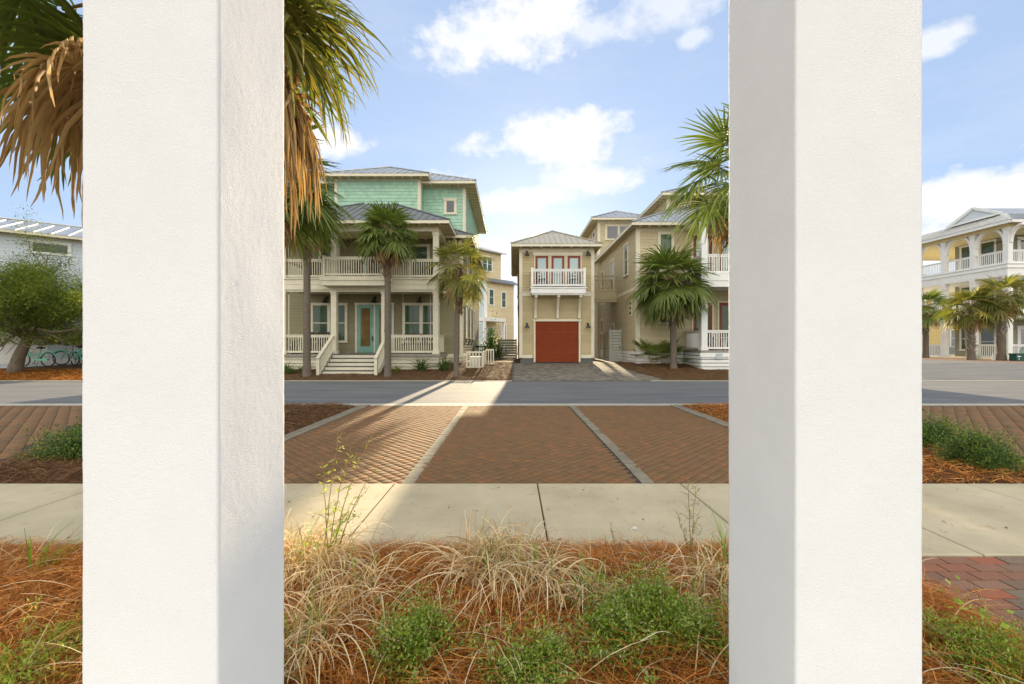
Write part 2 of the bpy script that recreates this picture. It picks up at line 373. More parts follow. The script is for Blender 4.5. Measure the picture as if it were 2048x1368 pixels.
M['plaque'] = pmat('pale plaque', (.50, .56, .54), rough=.5)
M['porch_floor'] = pmat('porch decking', (.30, .28, .24), (.24, .22, .19), rough=.7, scale=5)
# ---------------------------------------------------------------- the setting
def tz(x, y):
    t = min(max((y - 18.5) / 5.5, 0), 1); return .56 * t * (1.15 - .15 * t)

def sheet(name, xs, ys, zf, mat, parent=None, kind='structure'):
    X, Y = np.meshgrid(xs, ys); Z = np.vectorize(zf)(X, Y)
    V = np.stack([X, Y, Z], -1).reshape(-1, 3); nx = len(xs); ny = len(ys)
    i = (np.arange(ny - 1)[:, None] * nx + np.arange(nx - 1)[None]).ravel()
    o = np_obj(name, V, np.stack([i, i + 1, i + nx + 1, i + nx], 1), mat, parent, smooth=True); o['kind'] = kind
    return o

def inside(px, py, P):
    c = np.zeros(np.shape(px), bool); n = len(P)
    for i in range(n):
        x0, y0 = P[i]; x1, y1 = P[(i + 1) % n]
        if y0 == y1: continue
        c ^= ((y0 > py) != (y1 > py)) & (px < (x1 - x0) * (py - y0) / (y1 - y0) + x0)
    return c

def sgrid(a, b, n): return np.linspace(a, b, n)

ys_g = np.concatenate([[-400, -60, -5, 18.3], np.linspace(18.6, 25, 24), [40, 80, 200, 900]])
sheet('ground', np.array([-900, -200, -60, -30, -15, 0, 15, 30, 60, 200, 900.]), ys_g, lambda x, y: tz(x, y) - .035, M['soil'])

# road and kerb
def flat(name, x0, x1, y0, y1, z, mat):
    mb = MB(); mb.poly([(x0, y0, z), (x1, y0, z), (x1, y1, z), (x0, y1, z)]); return tag(mb.build(name, mat), kind='structure')
flat('road', -160, 160, 11.2, 18.42, -.012, M['asphalt'])
mb = MB()
x = -60.
while x < 60:
    mb.box(x, x + 2.99, 10.86, 11.2, -.1, .014); x += 3
tag(mb.build('kerb_strip', M['kerb']), kind='structure')
mb = MB()
x = -60.
while x < 60:
    if not (-.3 < x + 1.5 < 7.2): mb.box(x, x + 2.985, 18.42, 18.56, -.1, .012)
    x += 3
tag(mb.build('road_edge', M['kerb']), kind='structure')
# side street on the right with its brick parking strip and pavement
sheet('side_street', np.array([15.5, 20, 24, 28.4]), np.concatenate([np.linspace(18.42, 25, 14), [40, 90]]), lambda x, y: tz(x, y) - .006, M['asphalt'])
sheet('brick_strip', np.array([28.4, 30, 32, 33.2]), np.concatenate([np.linspace(18.42, 25, 14), [40, 90]]), lambda x, y: tz(x, y) - .002, M['paver_brown'] if 'paver_brown' in M else pmat('brown brick strip', (.22, .125, .085), (.16, .095, .07), rough=.9, scale=10, fine=.2))
mb = MB(); mb.box(33.2, 34.7, 24.5, 80, .3, .60); tag(mb.build('far_pavement', M['concrete']), kind='structure')

# sidewalk slabs
mb = MB()
k = -14
while k < 15:
    x0 = -1.30 + 1.58 * k; g = .007
    a, b, c, d, t, e = x0 + g, x0 + 1.58 - g, 3.11, 4.715, .022, .012
    mb.box(a, b, c, d, -.1, t - .006)
    V = [(a, c, t - .006), (b, c, t - .006), (b, d, t - .006), (a, d, t - .006), (a + e, c + e, t), (b - e, c + e, t), (b - e, d - e, t), (a + e, d - e, t)]
    mb.add(V, [(4, 5, 6, 7), (0, 1, 5, 4), (1, 2, 6, 5), (2, 3, 7, 6), (3, 0, 4, 7)])
    k += 1
tag(mb.build('sidewalk', M['concrete']), kind='structure')

# brick parking bays: one square paver set on the diagonal after another
def diag_pavers(name, P, mat, s=.115, z=.012):
    xs = [p[0] for p in P]; ys = [p[1] for p in P]; q = s * math.sqrt(2)
    nx = int((max(xs) - min(xs)) / q) + 3; ny = int((max(ys) - min(ys)) / (q / 2)) + 4
    I, J = np.meshgrid(np.arange(nx), np.arange(ny))
    X = (min(xs) - q + I * q + (J % 2) * q / 2).ravel(); Y = (min(ys) - q + J * q / 2).ravel()
    keep = inside(X, Y, P); X = X[keep]; Y = Y[keep]; n = len(X); h = q / 2 - .004
    Zt = z + rng.normal(0, .0012, n); e = .006
    off = np.array([(0, -h), (h, 0), (0, h), (-h, 0)])
    top = np.stack([np.stack([X + off[k, 0] * (1 - e / h), Y + off[k, 1] * (1 - e / h), Zt + rng.normal(0, .0008, n)], 1) for k in range(4)], 1)
    mid = np.stack([np.stack([X + off[k, 0], Y + off[k, 1], Zt - .006], 1) for k in range(4)], 1)
    low = mid.copy(); low[:, :, 2] -= .02
    V = np.concatenate([top, mid, low], 1)
    F = [(0, 1, 2, 3)] + [(4 + k, 4 + (k + 1) % 4, (k + 1) % 4, k) for k in range(4)] + [(8 + k, 8 + (k + 1) % 4, 4 + (k + 1) % 4, 4 + k) for k in range(4)]
    F = np.array(F)[None] + (np.arange(n) * 12)[:, None, None]
    o = np_obj(name, V, F, mat); o['kind'] = 'structure'; return o
XL, XR = -3.85, 4.25
bays = [(XL + .25, -1.24), (-1.08, 1.44), (1.6, XR - .25)]
flat('parking_base', -14.5, 14.5, 4.72, 10.86, .003, M['sand'])
for i, (a, b) in enumerate(bays):
    diag_pavers('brick_parking', [(a, 4.725), (b, 4.725), (b, 10.75), (a, 10.75)], M['paver'])
LP = [(-14.3, 4.75), (-7.1, 4.75), (-6.7, 5.5), (-8.75, 8.75), (-9.3, 10.75), (-14.3, 10.75)]
RP = [(6.75, 5.3), (6.4, 4.75), (14.3, 4.75), (14.3, 10.75), (8.5, 10.75), (7.9, 8.2)]
diag_pavers('brick_parking', LP, M['paver'], s=.2); diag_pavers('brick_parking', RP, M['paver'], s=.2)
mb = MB()
for xc in (-1.16, 1.52):
    y = 4.74
    while y < 10.6: mb.box(xc - .07, xc + .07, y, y + .192, -.02, .014 + random.gauss(0, .0015)); y += .2
for x0 in (XL, XR - .24):
    y = 4.74
    while y < 10.7: mb.box(x0, x0 + .115, y, y + .21, -.02, .03); mb.box(x0 + .122, x0 + .24, y + .07, y + .28, -.02, .03); y += .217
x = XL + .25
while x < XR - .3: mb.box(x, x + .2, 10.757, 10.855, -.02, .013); x += .207
tag(mb.build('paver_edging', M['paver_grey']), kind='structure')

# driveway and the path between the houses
def drive(name, P, mat, s=(.22, .13)):
    xs = [p[0] for p in P]; ys = [p[1] for p in P]; mb = MB(); j = 0; y = min(ys)
    while y < max(ys):
        x = min(xs) + (j % 2) * s[0] / 2 - s[0]
        while x < max(xs):
            if inside(x + s[0] / 2, y + s[1] / 2, P):
                z = random.gauss(.0, .0015); a, b, c, d = x + .006, x + s[0] - .006, y + .006, y + s[1] - .006
                mb.poly([(a, c, tz(a, c) + z), (b, c, tz(b, c) + z), (b, d, tz(b, d) + z), (a, d, tz(a, d) + z)])
            x += s[0]
        y += s[1]; j += 1
    return tag(mb.build(name, mat), kind='structure')
DP = [(0, 18.45), (6.75, 18.45), (6.5, 19.2), (6.0, 20.4), (5.75, 21.6), (5.7, 23.5), (6.7, 26.1), (6.7, 33), (4.6, 33), (4.6, 23.72), (-.02, 23.72)]
drive('driveway', DP, M['drive'])
sheet('driveway_base', np.array([-.02, 3, 5.8]), np.linspace(18.45, 23.7, 12), lambda x, y: tz(x, y) - .014, M['sand'])

# planting beds, gently heaped
def heap(x, y, P=None): return 0.
def bump2(x, y, s, a): return a * mnoise.noise(Vector((x * s, y * s, 3.1)))
def bed(name, P, zb, amp, mat, step, edge=.35):
    xs = np.arange(min(p[0] for p in P) - step, max(p[0] for p in P) + step, step)
    ys = np.arange(min(p[1] for p in P) - step, max(p[1] for p in P) + step, step)
    seg = [(Vector((*P[i], 0)), Vector((*P[(i + 1) % len(P)], 0))) for i in range(len(P))]
    def zf(x, y):
        q = Vector((x, y, 0)); d = 9
        for a, b in seg:
            t = max(0, min(1, (q - a).dot(b - a) / (b - a).length_squared)); d = min(d, (q - a - (b - a) * t).length)
        if not inside(np.array(x), np.array(y), P): d = -d
        k = max(-1, min(1, d / edge))
        return zb(x, y) + (k * amp if k > 0 else k * .08) + (bump2(x, y, 1.6, amp * .7) + bump2(x, y, 5, amp * .3)) * max(0, k)
    return sheet(name, xs, ys, zf, mat), zf
NB = [(-6.5, 1.75), (2.62, 1.75), (2.66, 2.55), (2.5, 2.9), (2.46, 3.1), (-6.5, 3.1)]
near_bed, z_near = bed('planting_bed', NB, lambda x, y: .0, .085, M['straw_soil'], .06)
LB = [(XL - .02, 4.75), (-6.9, 4.75), (-6.55, 5.4), (-8.6, 8.75), (-9.15, 10.85), (XL - .02, 10.85)]
RB = [(XR + .02, 4.75), (6.3, 4.75), (6.6, 5.3), (7.75, 8.2), (8.35, 10.85), (XR + .02, 10.85)]
_, z_lb = bed('planting_bed', LB, lambda x, y: .0, .07, M['straw_soil'], .15)
_, z_rb = bed('planting_bed', RB, lambda x, y: .0, .07, M['straw_soil'], .15)
FB1 = [(-14.5, 18.6), (-.1, 18.6), (-.1, 23.3), (.3, 24), (.3, 34), (-14.5, 34)]
FB2 = [(6.85, 18.6), (16, 18.6), (16, 24), (5.9, 24), (5.85, 21.6), (6.1, 20.5), (6.6, 19.3)]
_, z_f1 = bed('planting_bed', FB1, lambda x, y: tz(x, y) - .01, .05, M['soil'], .3)
_, z_f2 = bed('planting_bed', FB2, lambda x, y: tz(x, y) - .01, .07, M['soil'], .25)

# clay paver walk at the right
mb = MB(); y = 2.0; j = 0
gb = MB(); gb.poly([(2.4, 1.7, -.02), (6, 1.7, -.02), (6, 3.1, -.02), (2.4, 3.1, -.02)]); tag(gb.build('walk_base', M['sand']), kind='structure')
y = 3.1 - .103; j = 0
while y > 1.7:
    x = 2.45 + (j % 2) * .105
    while x < 6:
        mb.box(x + .003, x + .202, y + .003, y + .1, -.05, .012 + random.gauss(0, .001)); x += .21
    y -= .103; j += 1
tag(mb.build('brick_walk', M['paver_red']), kind='structure')
mb = MB(); mb.box(-3.2, 3.2, -2.5, 1.8, -.2, .1); tag(mb.build('porch_floor', M['kerb']), kind='structure')

# ---------------------------------------------------------------- the two stucco pillars beside the camera
def pillar(x0, x1, y0, y1, label):
    t = thing('stucco_pillar', label, 'pillar', ((x0 + x1) / 2, (y0 + y1) / 2, .1), group='white pillars of the porch')
    r = .007; loop = []
    def edge(a, b, n, nrm):
        for i in range(n): loop.append(((a[0] + (b[0] - a[0]) * i / n, a[1] + (b[1] - a[1]) * i / n), nrm))
    st = .0085
    cs = [(x0, y0, -1, -1), (x1, y0, 1, -1), (x1, y1, 1, 1), (x0, y1, -1, 1)]
    for i in range(4):
        a = cs[i]; b = cs[(i + 1) % 4]; nrm = [(0, -1), (1, 0), (0, 1), (-1, 0)][i]
        L = math.hypot(b[0] - a[0], b[1] - a[1]); d = ((b[0] - a[0]) / L, (b[1] - a[1]) / L)
        edge((a[0] + d[0] * r, a[1] + d[1] * r), (b[0] - d[0] * r, b[1] - d[1] * r), int(L / st), nrm)
        loop.append(((b[0] - d[0] * r, b[1] - d[1] * r), nrm))
        n2 = [(0, -1), (1, 0), (0, 1), (-1, 0)][(i + 1) % 4]; m = ((nrm[0] + n2[0]) * .7071, (nrm[1] + n2[1]) * .7071)
        cx, cy = b[0] - (r if b[2] > 0 else -r), b[1] - (r if b[3] > 0 else -r)
        loop.append(((cx + m[0] * r, cy + m[1] * r), m))
    zs = np.arange(.1, 3.4, .011); V = []
    for z in zs:
        for (x, y), n in loop:
            d = .0003 * mnoise.noise(Vector((x * 45, y * 45, z * 45))) + .0006 * mnoise.noise(Vector((x * 130, y * 130, z * 130))) + .0015 * mnoise.noise(Vector((x * 6, y * 6, z * 4)))
            V.append((x + n[0] * d, y + n[1] * d, z))
    n = len(loop); i = np.arange((len(zs) - 1) * n); c = i % n; nx = i - c + (c + 1) % n
    np_obj('shaft', V, np.stack([i, nx, nx + n, i + n], 1), M['stucco'], t, smooth=True)
    c = MB(); c.box(x0 - .05, x1 + .05, y0 - .05, y1 + .05, 3.38, 3.5); c.build('cap', M['stucco'], t)
    return t
pillar(-1.272, -.870, 1.26, 1.634, 'left one of the two big white stucco pillars in front')
pillar(.899, 1.301, 1.35, 1.775, 'right one of the two big white stucco pillars in front')
# ---------------------------------------------------------------- left house: olive below, mint shingles on top
H = thing('beach_house', 'olive three storey house with mint shingled top floor, two porches and white front stairs', 'house', (-7.6, 21.2, .2))
X0, X1, YF, YB = -12.45, -2.75, 23.6, 35.
PX0, PX1, PY = -11.55, -3.65, 21.2
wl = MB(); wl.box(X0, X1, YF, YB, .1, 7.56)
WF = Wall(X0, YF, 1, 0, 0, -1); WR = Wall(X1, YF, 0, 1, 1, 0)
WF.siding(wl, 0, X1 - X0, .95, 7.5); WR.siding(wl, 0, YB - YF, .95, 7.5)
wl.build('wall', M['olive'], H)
up = MB(); up.box(X0, X1, 25.1, YB, 7.5, 10.98); up.box(-10.1, -5.22, 24.3, 25.2, 7.5, 11.12)
U1 = Wall(X0, 25.1, 1, 0, 0, -1); U2 = Wall(-10.1, 24.3, 1, 0, 0, -1); U3 = Wall(X1, 25.1, 0, 1, 1, 0); U4 = Wall(-5.22, 24.3, 0, 1, 1, 0)
U1.shingles(up, 0, 2.33, 7.6, 10.9); U1.shingles(up, 7.25, X1 - X0, 7.6, 10.9); U2.shingles(up, 0, 4.88, 8.2, 11.05)
U3.shingles(up, 0, YB - 25.1, 7.6, 10.9); U4.shingles(up, 0, .8, 7.6, 11.05)
up.build('top_floor', M['mint'], H)
cb = MB()
for W, a, z0, z1 in ((WF, 0, .9, 7.5), (WF, X1 - X0 - .14, .9, 7.5), (WR, 0, .9, 7.5), (WR, YB - YF - .14, .9, 7.5), (U1, 0, 7.9, 10.95), (U1, X1 - X0 - .15, 7.9, 10.95),
                     (U2, 0, 8, 11.1), (U2, 4.73, 8, 11.1), (U3, 0, 7.6, 10.95), (U3, YB - 25.24, 7.6, 10.95), (U4, 0, 7.9, 11.1)):
    W.box(cb, a, a + .15, .0, .034, z0, z1)
WF.box(cb, 8.0, X1 - X0 + .034, .0, .04, .86, 1.06); WR.box(cb, -.036, YB - YF, .0, .04, .86, 1.06)
U2.box(cb, 0, 4.88, .0, .045, 10.9, 11.12); U1.box(cb, 7.25, X1 - X0, 0, .045, 10.78, 10.96)
cb.build('corner_board', M['trim'], H)
hip(H, X0 - .6, X1 + .62, 23.0, YB + .6, 7.5, .5, mat=M['metal_dark'])
hip(H, -12.2, -3.02, 20.6, 28.2, 7.6, .54, name='porch_roof', mat=M['metal_dark'], rib=.36)
hip(H, X0 - .6, -2.07, 24.4, YB + .6, 10.97, .52, rib=.42)
hip(H, -10.66, -4.64, 23.75, 29.8, 11.13, .52, rib=.42)
# porch floors, bands, beams
pf = MB(); pf.box(PX0 - .1, PX1 + .1, PY - .12, YF, .98, 1.1); pf.build('porch_floor', M['porch_floor'], H)
dk = MB(); dk.box(PX0, PX1, PY, YF, 4.36, 4.88); dk.box(-9.12, -6.08, 20.58, PY, 4.45, 4.84)
dk.build('upper_deck', M['trim'], H)
bd = MB()
WP = Wall(PX0 - .02, PY, 1, 0, 0, -1)
WP.siding(bd, 0, PX1 - PX0 + .04, 4.30, 4.82, .26); Wall(PX1, PY - .02, 0, 1, 1, 0).siding(bd, 0, YF - PY, 4.30, 4.82, .26)
WB = Wall(-9.25, 20.55, 1, 0, 0, -1); WB.siding(bd, .08, 3.22, 4.42, 4.66, .24)
for a, s in ((-9.17, -1), (-6.03, 1)): Wall(a, 20.57, 0, 1, s, 0).siding(bd, 0, .6, 4.42, 4.66, .24)
WB.box(bd, 0, 3.3, .0, .06, 4.66, 4.86); bd.box(-9.25, -9.17, 20.55, 21.17, 4.66, 4.86); bd.box(-6.03, -5.95, 20.55, 21.17, 4.66, 4.86)
WP.box(bd, 0, PX1 - PX0 + .04, .0, .07, 4.82, 4.89)
bd.build('deck_band', M['trim'], H)
bm = MB(); bm.box(PX0, PX1, PY, PY + .3, 7.2, 7.56); bm.box(PX1 - .3, PX1, PY + .3, YF, 7.2, 7.56); bm.box(PX0, PX0 + .3, PY + .3, YF, 7.2, 7.56)
bm.box(PX0 + .04, PX1 - .04, PY + .04, PY + .26, 4.2, 4.36)
bm.build('porch_beam', M['trim'], H)
cl = MB(); cl.box(PX0 + .3, PX1 - .3, PY + .3, YF, 7.42, 7.5); cl.build('porch_ceiling', M['soffit'], H)
for x in (-11.4, -8.88, -6.37, -3.8):
    c = post(H, x, PY + .16, 1.1, 4.3, .27)
    post(H, x, PY + .16, 4.88, 7.22, .27)
    if x == -6.37: num_post = c
for i, ch in enumerate('125'):
    cu = bpy.data.curves.new('house_number', 'FONT'); cu.body = ch; cu.size = .17; cu.extrude = .004; cu.align_x = 'CENTER'; cu.materials.append(M['black'])
    fo = bpy.data.objects.new('house_number', cu); COL.objects.link(fo); fo.parent = num_post
    O = org(H); fo.location = (-6.335 - O[0], PY + .16 - .14 - O[1], 2.47 - i * .145 - O[2]); fo.rotation_euler = (R(90), 0, 0)
    bpy.context.view_layer.update(); me_ = bpy.data.meshes.new_from_object(fo.evaluated_get(bpy.context.evaluated_depsgraph_get()))
    no = bpy.data.objects.new('house_number', me_); COL.objects.link(no); no.parent = num_post; no.location = fo.location; no.rotation_euler = fo.rotation_euler; bpy.data.objects.remove(fo); no.name = 'house_number'
def rail(par, a, b, z, **k):
    m = MB(); railing(m, a, b, z, **k); return m.build('railing', k.get('mat', M['trim']), par)
def newel(par, pts, z, h=1.0, w=.11, mat=None):
    m = MB()
    for x, y in pts: m.box(x - w / 2, x + w / 2, y - w / 2, y + w / 2, z, z + h); m.box(x - w / 2 - .02, x + w / 2 + .02, y - w / 2 - .02, y + w / 2 + .02, z + h, z + h + .03)
    return m.build('newel_post', mat or M['trim'], par)
yr = PY + .1
for z in (1.1, 4.88):
    rail(H, (-11.25, yr), (-9.03, yr), z); rail(H, (-6.22, yr), (-3.95, yr), z)
    rail(H, (-3.76, PY + .32), (-3.76, YF - .03), z); rail(H, (-11.42, PY + .32), (-11.42, YF - .03), z)
rail(H, (-9.05, 20.66), (-6.15, 20.66), 4.86); newel(H, [(-9.1, 20.66)], 4.86, .98); newel(H, [(-6.1, 20.66)], 4.86, .98)
rail(H, (-9.08, 20.72), (-9.08, 21.2), 4.86); rail(H, (-6.12, 20.72), (-6.12, 21.2), 4.86)
# skirt boards
sk = MB(); sk2 = MB()
for i in range(5):
    z = .12 + i * .175
    sk2.box(PX0, -8.95, PY + .02, PY + .05, z, z + .15); sk.box(-6.2, PX1, PY + .02, PY + .05, z, z + .15)
    sk.box(PX1 - .05, PX1 - .02, PY + .06, YF - .04, z, z + .15); sk.box(PX1, X1 + .02, YF - .07, YF - .045, z + .02, z + .16); sk.box(X1 + .03, X1 + .055, YF - .07, YB, z + .02, z + .16)
sk2.box(PX0 - .06, -8.98, PY - .06, PY + .015, .99, 1.08); sk2.build('skirt_board', M['trim'], H); sk.box(-6.2, PX1 + .06, PY - .06, PY + .015, .99, 1.08)
sk.build('skirt_board', M['trim'], H)
dkk = MB(); dkk.box(PX0 + .05, -8.95, PY + .07, PY + .1, .05, .98); dkk.build('crawl_space_shade', M['foundation'], H); dkk = MB(); dkk.box(-6.2, PX1 - .08, PY + .07, PY + .1, .05, .98); dkk.build('crawl_space_shade', M['foundation'], H)  # dark sheets painted in for the shade behind the skirt boards
# stairs
st = MB(); tr = MB(); n = 6
for i in range(n):
    y0 = 19.6 + i * .275; z0 = .0 + i * .185
    st.box(-8.84, -6.32, y0 + .02, y0 + .045, z0 - .02, z0 + .13); tr.box(-8.86, -6.30, y0, y0 + .29, z0 + .145, z0 + .185)
S = st.build('stairs', M['trim'], H); tr.build('tread', M['foundation'], S)  # dark treads paint in the shadow lines between the risers
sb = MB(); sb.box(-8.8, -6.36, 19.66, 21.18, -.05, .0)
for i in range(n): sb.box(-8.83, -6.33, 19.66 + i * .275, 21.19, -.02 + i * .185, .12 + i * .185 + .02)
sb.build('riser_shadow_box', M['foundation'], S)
for x in (-8.91, -6.25):
    m = MB(); a = Vector((x, 19.62, .93)); b = Vector((x, 21.2, 2.02))
    m.box(x - .065, x + .065, 19.55, 19.68, -.02, .98)
    m.beam(a + Vector((0, -.1, .0)), b, .15, .045); m.beam(a + Vector((0, .06, -.06)), b - Vector((0, 0, .06)), .05, .08)
    m.beam(a + Vector((0, .06, -.80)), b - Vector((0, 0, .80)), .05, .09)
    m.beam((x, 19.69, .02), (x, 21.2, 1.03), .045, .26)
    for i in range(1, 13):
        p = a + (b - a) * (i / 13); m.box(x - .018, x + .018, p.y - .018, p.y + .018, p.z - .8, p.z - .05)
    m.build('handrail', M['trim'], H)
# windows and doors
def at(W, x): return abs(x - W.o[0]) if W.u[0] else abs(x - W.o[1])
win(WF, H, X0 * 0 + at(WF, -11.13), at(WF, -9.09), 1.75, 3.78, panes=2)
win(WF, H, at(WF, -6.05), at(WF, -4.0), 1.75, 3.78, panes=2)
d = win(WF, H, at(WF, -8.66), at(WF, -6.52), 1.13, 3.78, panes=2, hung=False, sill=False, door=.2, ms=M['teal_door'], mg=M['glass_amber'], name='front_door')
hd = MB()
for z in (2.06, 2.2, 2.36): WF.box(hd, at(WF, -7.72), at(WF, -7.67), .05, .075, z, z + .05)
hd.build('door_lock', M['chrome'], d)
hb = MB(); WF.box(hb, at(WF, -7.73), at(WF, -7.67), .05, .09, 1.78, 2.03); hb.build('door_handle', M['black'], d)
win(WF, H, at(WF, -10.68), at(WF, -9.5), 5.4, 7.02, hung=False); win(WF, H, at(WF, -5.7), at(WF, -4.55), 5.0, 7.02, hung=False)
win(WF, H, at(WF, -8.2), at(WF, -6.6), 4.92, 7.02, panes=2, hung=False, sill=False, door=.14, ms=M['teal_door'], name='balcony_door')
win(U1, H, at(U1, -4.0), at(U1, -3.25), 9.3, 10.05, hung=False, trim=.11, mg=M['glass_dark'])
for y, z0, z1 in ((25.2, 2.0, 3.9), (27.6, 2.0, 3.9), (29.6, 2.0, 3.9), (26.0, 5.4, 7.0), (29.0, 5.4, 7.0)): win(WR, H, y - YF, y - YF + 1.0, z0, z1)
for x in (-10.2, -7.55, -5.05): lamp(H, WF, at(WF, x), 4.0, 1.15)

# ---------------------------------------------------------------- carriage house over a garage
G = thing('garage_house', 'narrow beige two storey carriage house with red garage door and small balcony', 'house', (2.5, 23.7, .55))
GX0, GX1, GY, GB = .44, 4.53, 23.7, 33.
gw = MB(); gw.box(GX0, GX1, GY, GB, .84, 7.0)
F = Wall(GX0, GY, 1, 0, 0, -1); RR = Wall(GX1, GY, 0, 1, 1, 0); LL = Wall(GX0, GY, 0, 1, -1, 0)
w = GX1 - GX0
F.siding(gw, 0, w, .95, 6.75); RR.siding(gw, 0, GB - GY, .95, 6.95); LL.siding(gw, 0, GB - GY, .95, 6.95)
gw.build('wall', M['beige'], G)
fd = MB(); fd.box(GX0 + .03, GX1 - .03, GY + .02, GB - .05, .3, .84); fd.build('foundation', M['foundation'], G)
t = MB()
for a in (0, w - .14): F.box(t, a, a + .14, 0, .036, .84, 6.95)
for W, L in ((RR, GB - GY), (LL, GB - GY)):
    W.box(t, -.036, .12, 0, .036, .84, 6.95); W.box(t, .12, L, 0, .032, .82, 1.0); W.box(t, .12, L, 0, .032, 4.3, 4.5)
F.box(t, .14, .7, 0, .032, .82, 1.0); F.box(t, w - .7, w - .14, 0, .032, .82, 1.0)
F.box(t, .14, w - .14, 0, .033, 4.26, 4.5); F.box(t, .0, w, .036, .06, 4.5, 4.54); F.box(t, .14, w - .14, 0, .034, 6.72, 6.95)
t.build('trim_board', M['trim'], G)
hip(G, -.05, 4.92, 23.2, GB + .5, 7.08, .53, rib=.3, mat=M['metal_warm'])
# garage door
gd = MB(); F.box(gd, at(F, 1.2), at(F, 1.3), 0, .07, .6, 2.86); F.box(gd, at(F, 3.7), at(F, 3.8), 0, .07, .6, 2.86); F.box(gd, at(F, 1.15), at(F, 3.85), 0, .085, 2.86, 2.98)
go = gd.build('garage_door', M['trim'], G)
gp = MB()
for i in range(4):
    z = .6 + i * .565; F.box(gp, at(F, 1.3), at(F, 3.7), .0, .035, z + .004, z + .561)
    for q in range(1, 4): F.box(gp, at(F, 1.305), at(F, 3.695), .035, .039, z + q * .141 - .065, z + q * .141 + .06)
gp.build('door_panel', M['garage_red'], go)
gs = MB(); F.box(gs, at(F, 1.305), at(F, 3.695), .0, .05, .575, .6); gs.build('rubber_seal', M['black'], go)
# balcony
bl = MB(); bl.box(1.02, 3.97, 22.9, 23.66, 4.34, 4.6); bl.box(.97, 4.02, 22.86, 23.66, 4.6, 4.66); bl.box(1.08, 3.91, 22.94, 23.66, 4.26, 4.34)
bo = bl.build('balcony', M['white'], G)
bf = MB(); bf.box(1.0, 3.99, 22.88, 23.67, 4.66, 4.69); bf.build('balcony_floor', M['foundation'], bo)
m = MB(); railing(m, (1.12, 22.96), (3.87, 22.96), 4.66, h=.98, sp=.135)
for x in (1.09, 3.9):
    railing(m, (x, 23.02), (x, 23.66), 4.66, h=.98, sp=.13); m.box(x - .06, x + .06, 22.9, 23.02, 4.66, 5.7)
m.build('balcony_railing', M['white'], bo)
for x in (1.3, 2.52, 3.72):
    m = MB(); pr = []
    for i in range(9):
        q = i / 8; pr.append(Vector((x, 23.62 - .62 * q ** 1.0, 3.15 + .0 + 1.1 * (q ** .55))))
    for i in range(8): m.beam(pr[i], pr[i + 1], .1, .13, up=(1, 0, 0))
    m.box(x - .07, x + .07, 23.55, 23.668, 3.02, 3.3); m.box(x - .075, x + .075, 22.98, 23.1, 4.14, 4.26)
    m.build('bracket', M['trim'], G)
# french doors
for i in range(3):
    a = at(F, 1.23) + i * .89
    win(F, G, a, a + .85, 4.68, 6.5, hung=False, sill=False, trim=.06, door=.13, ms=M['red_door'], mg=M['glass_pale'], name='balcony_door')
hm = MB(); F.box(hm, at(F, 1.15), at(F, 3.93), .0, .09, 6.56, 6.68); hm.build('door_head', M['trim'], G)
for x in (.83, 4.2): lamp(G, F, at(F, x), 6.58, .95); lamp(G, F, at(F, x), 2.6, .95)
win(LL, G, 3, 3.9, 1.8, 3.2); win(LL, G, 6, 6.9, 5.0, 6.4)

# bridge between the carriage house and the right house
B = thing('balcony_bridge', 'raised beige walkway with railing bridging from the garage house to the right house', 'walkway', (5.65, 27.4, .56))
m = MB(); m.box(4.56, 6.74, 27.4, 29.2, 4.45, 4.95); m.box(4.56, 6.74, 27.36, 27.4, 4.3, 4.42); m.build('deck', M['beige_pale'], B)
for y in (27.45, 29.15):
    m = MB(); railing(m, (4.58, y), (6.72, y), 4.95, h=1.08, sp=.12); m.build('railing', M['beige_pale'], B)

# ---------------------------------------------------------------- right house
Q = thing('beach_house', 'beige three storey house with red porch doors and white slatted base, at the right', 'house', (10, 21.2, .3))
QX, QX1, QY, QB = 6.78, 15., 23.2, 35.5
qw = MB(); qw.box(QX, QX1, QY, QB, .2, 8.05); QF = Wall(QX, QY, 1, 0, 0, -1); QL = Wall(QX, QY, 0, 1, -1, 0); QR = Wall(QX1, QY, 0, 1, 1, 0)
QF.siding(qw, 0, QX1 - QX, 1.3, 7.8); QL.siding(qw, 0, QB - QY, 1.3, 8.0); QR.siding(qw, 0, QB - QY, 1.3, 8)
qw.build('wall', M['beige_pale'], Q)
tt = MB(); tt.box(9.9, 15, 27.2, 32.4, 7.9, 11.05); tt.box(6.55, 10.2, 32.5, 38.2, .5, 11.05)
T1 = Wall(6.55, 32.5, 1, 0, 0, -1); T2 = Wall(6.55, 32.5, 0, 1, -1, 0); T3 = Wall(9.9, 27.2, 1, 0, 0, -1); T4 = Wall(9.9, 27.2, 0, 1, -1, 0)
T1.siding(tt, 0, 3.65, 8, 11); T2.siding(tt, 0, 5.7, 1, 11); T3.siding(tt, 0, 5.1, 8, 11); T4.siding(tt, 0, 5.2, 8, 11)
tt.build('top_floor', M['beige_pale'], Q)
c = MB()
for W, a, z0, z1 in ((QF, 0, 1.2, 8), (QL, -.036, 1.2, 8), (QF, QX1 - QX - .15, 1.2, 8), (T1, 0, 8, 11), (T2, -.036, 8, 11), (T3, 0, 8, 11), (T4, -.036, 8, 11)): W.box(c, a, a + .17, 0, .036, z0, z1)
QF.box(c, .17, 2.6, 0, .034, 7.75, 8.03); QF.box(c, 2.6, 8, 0, .034, 7.75, 8.0); QL.box(c, .14, QB - QY, 0, .034, 4.55, 4.75); T1.box(c, .17, 3.6, 0, .034, 10.8, 11.03)
c.build('corner_board', M['trim'], Q)
hip(Q, 6.34, QX1 + .45, 22.6, QB + .5, 8.08, .5, rib=.4)
hip(Q, 9.1, QX1 + .4, 20.55, 26.5, 8.1, .5, name='porch_roof', rib=.4)
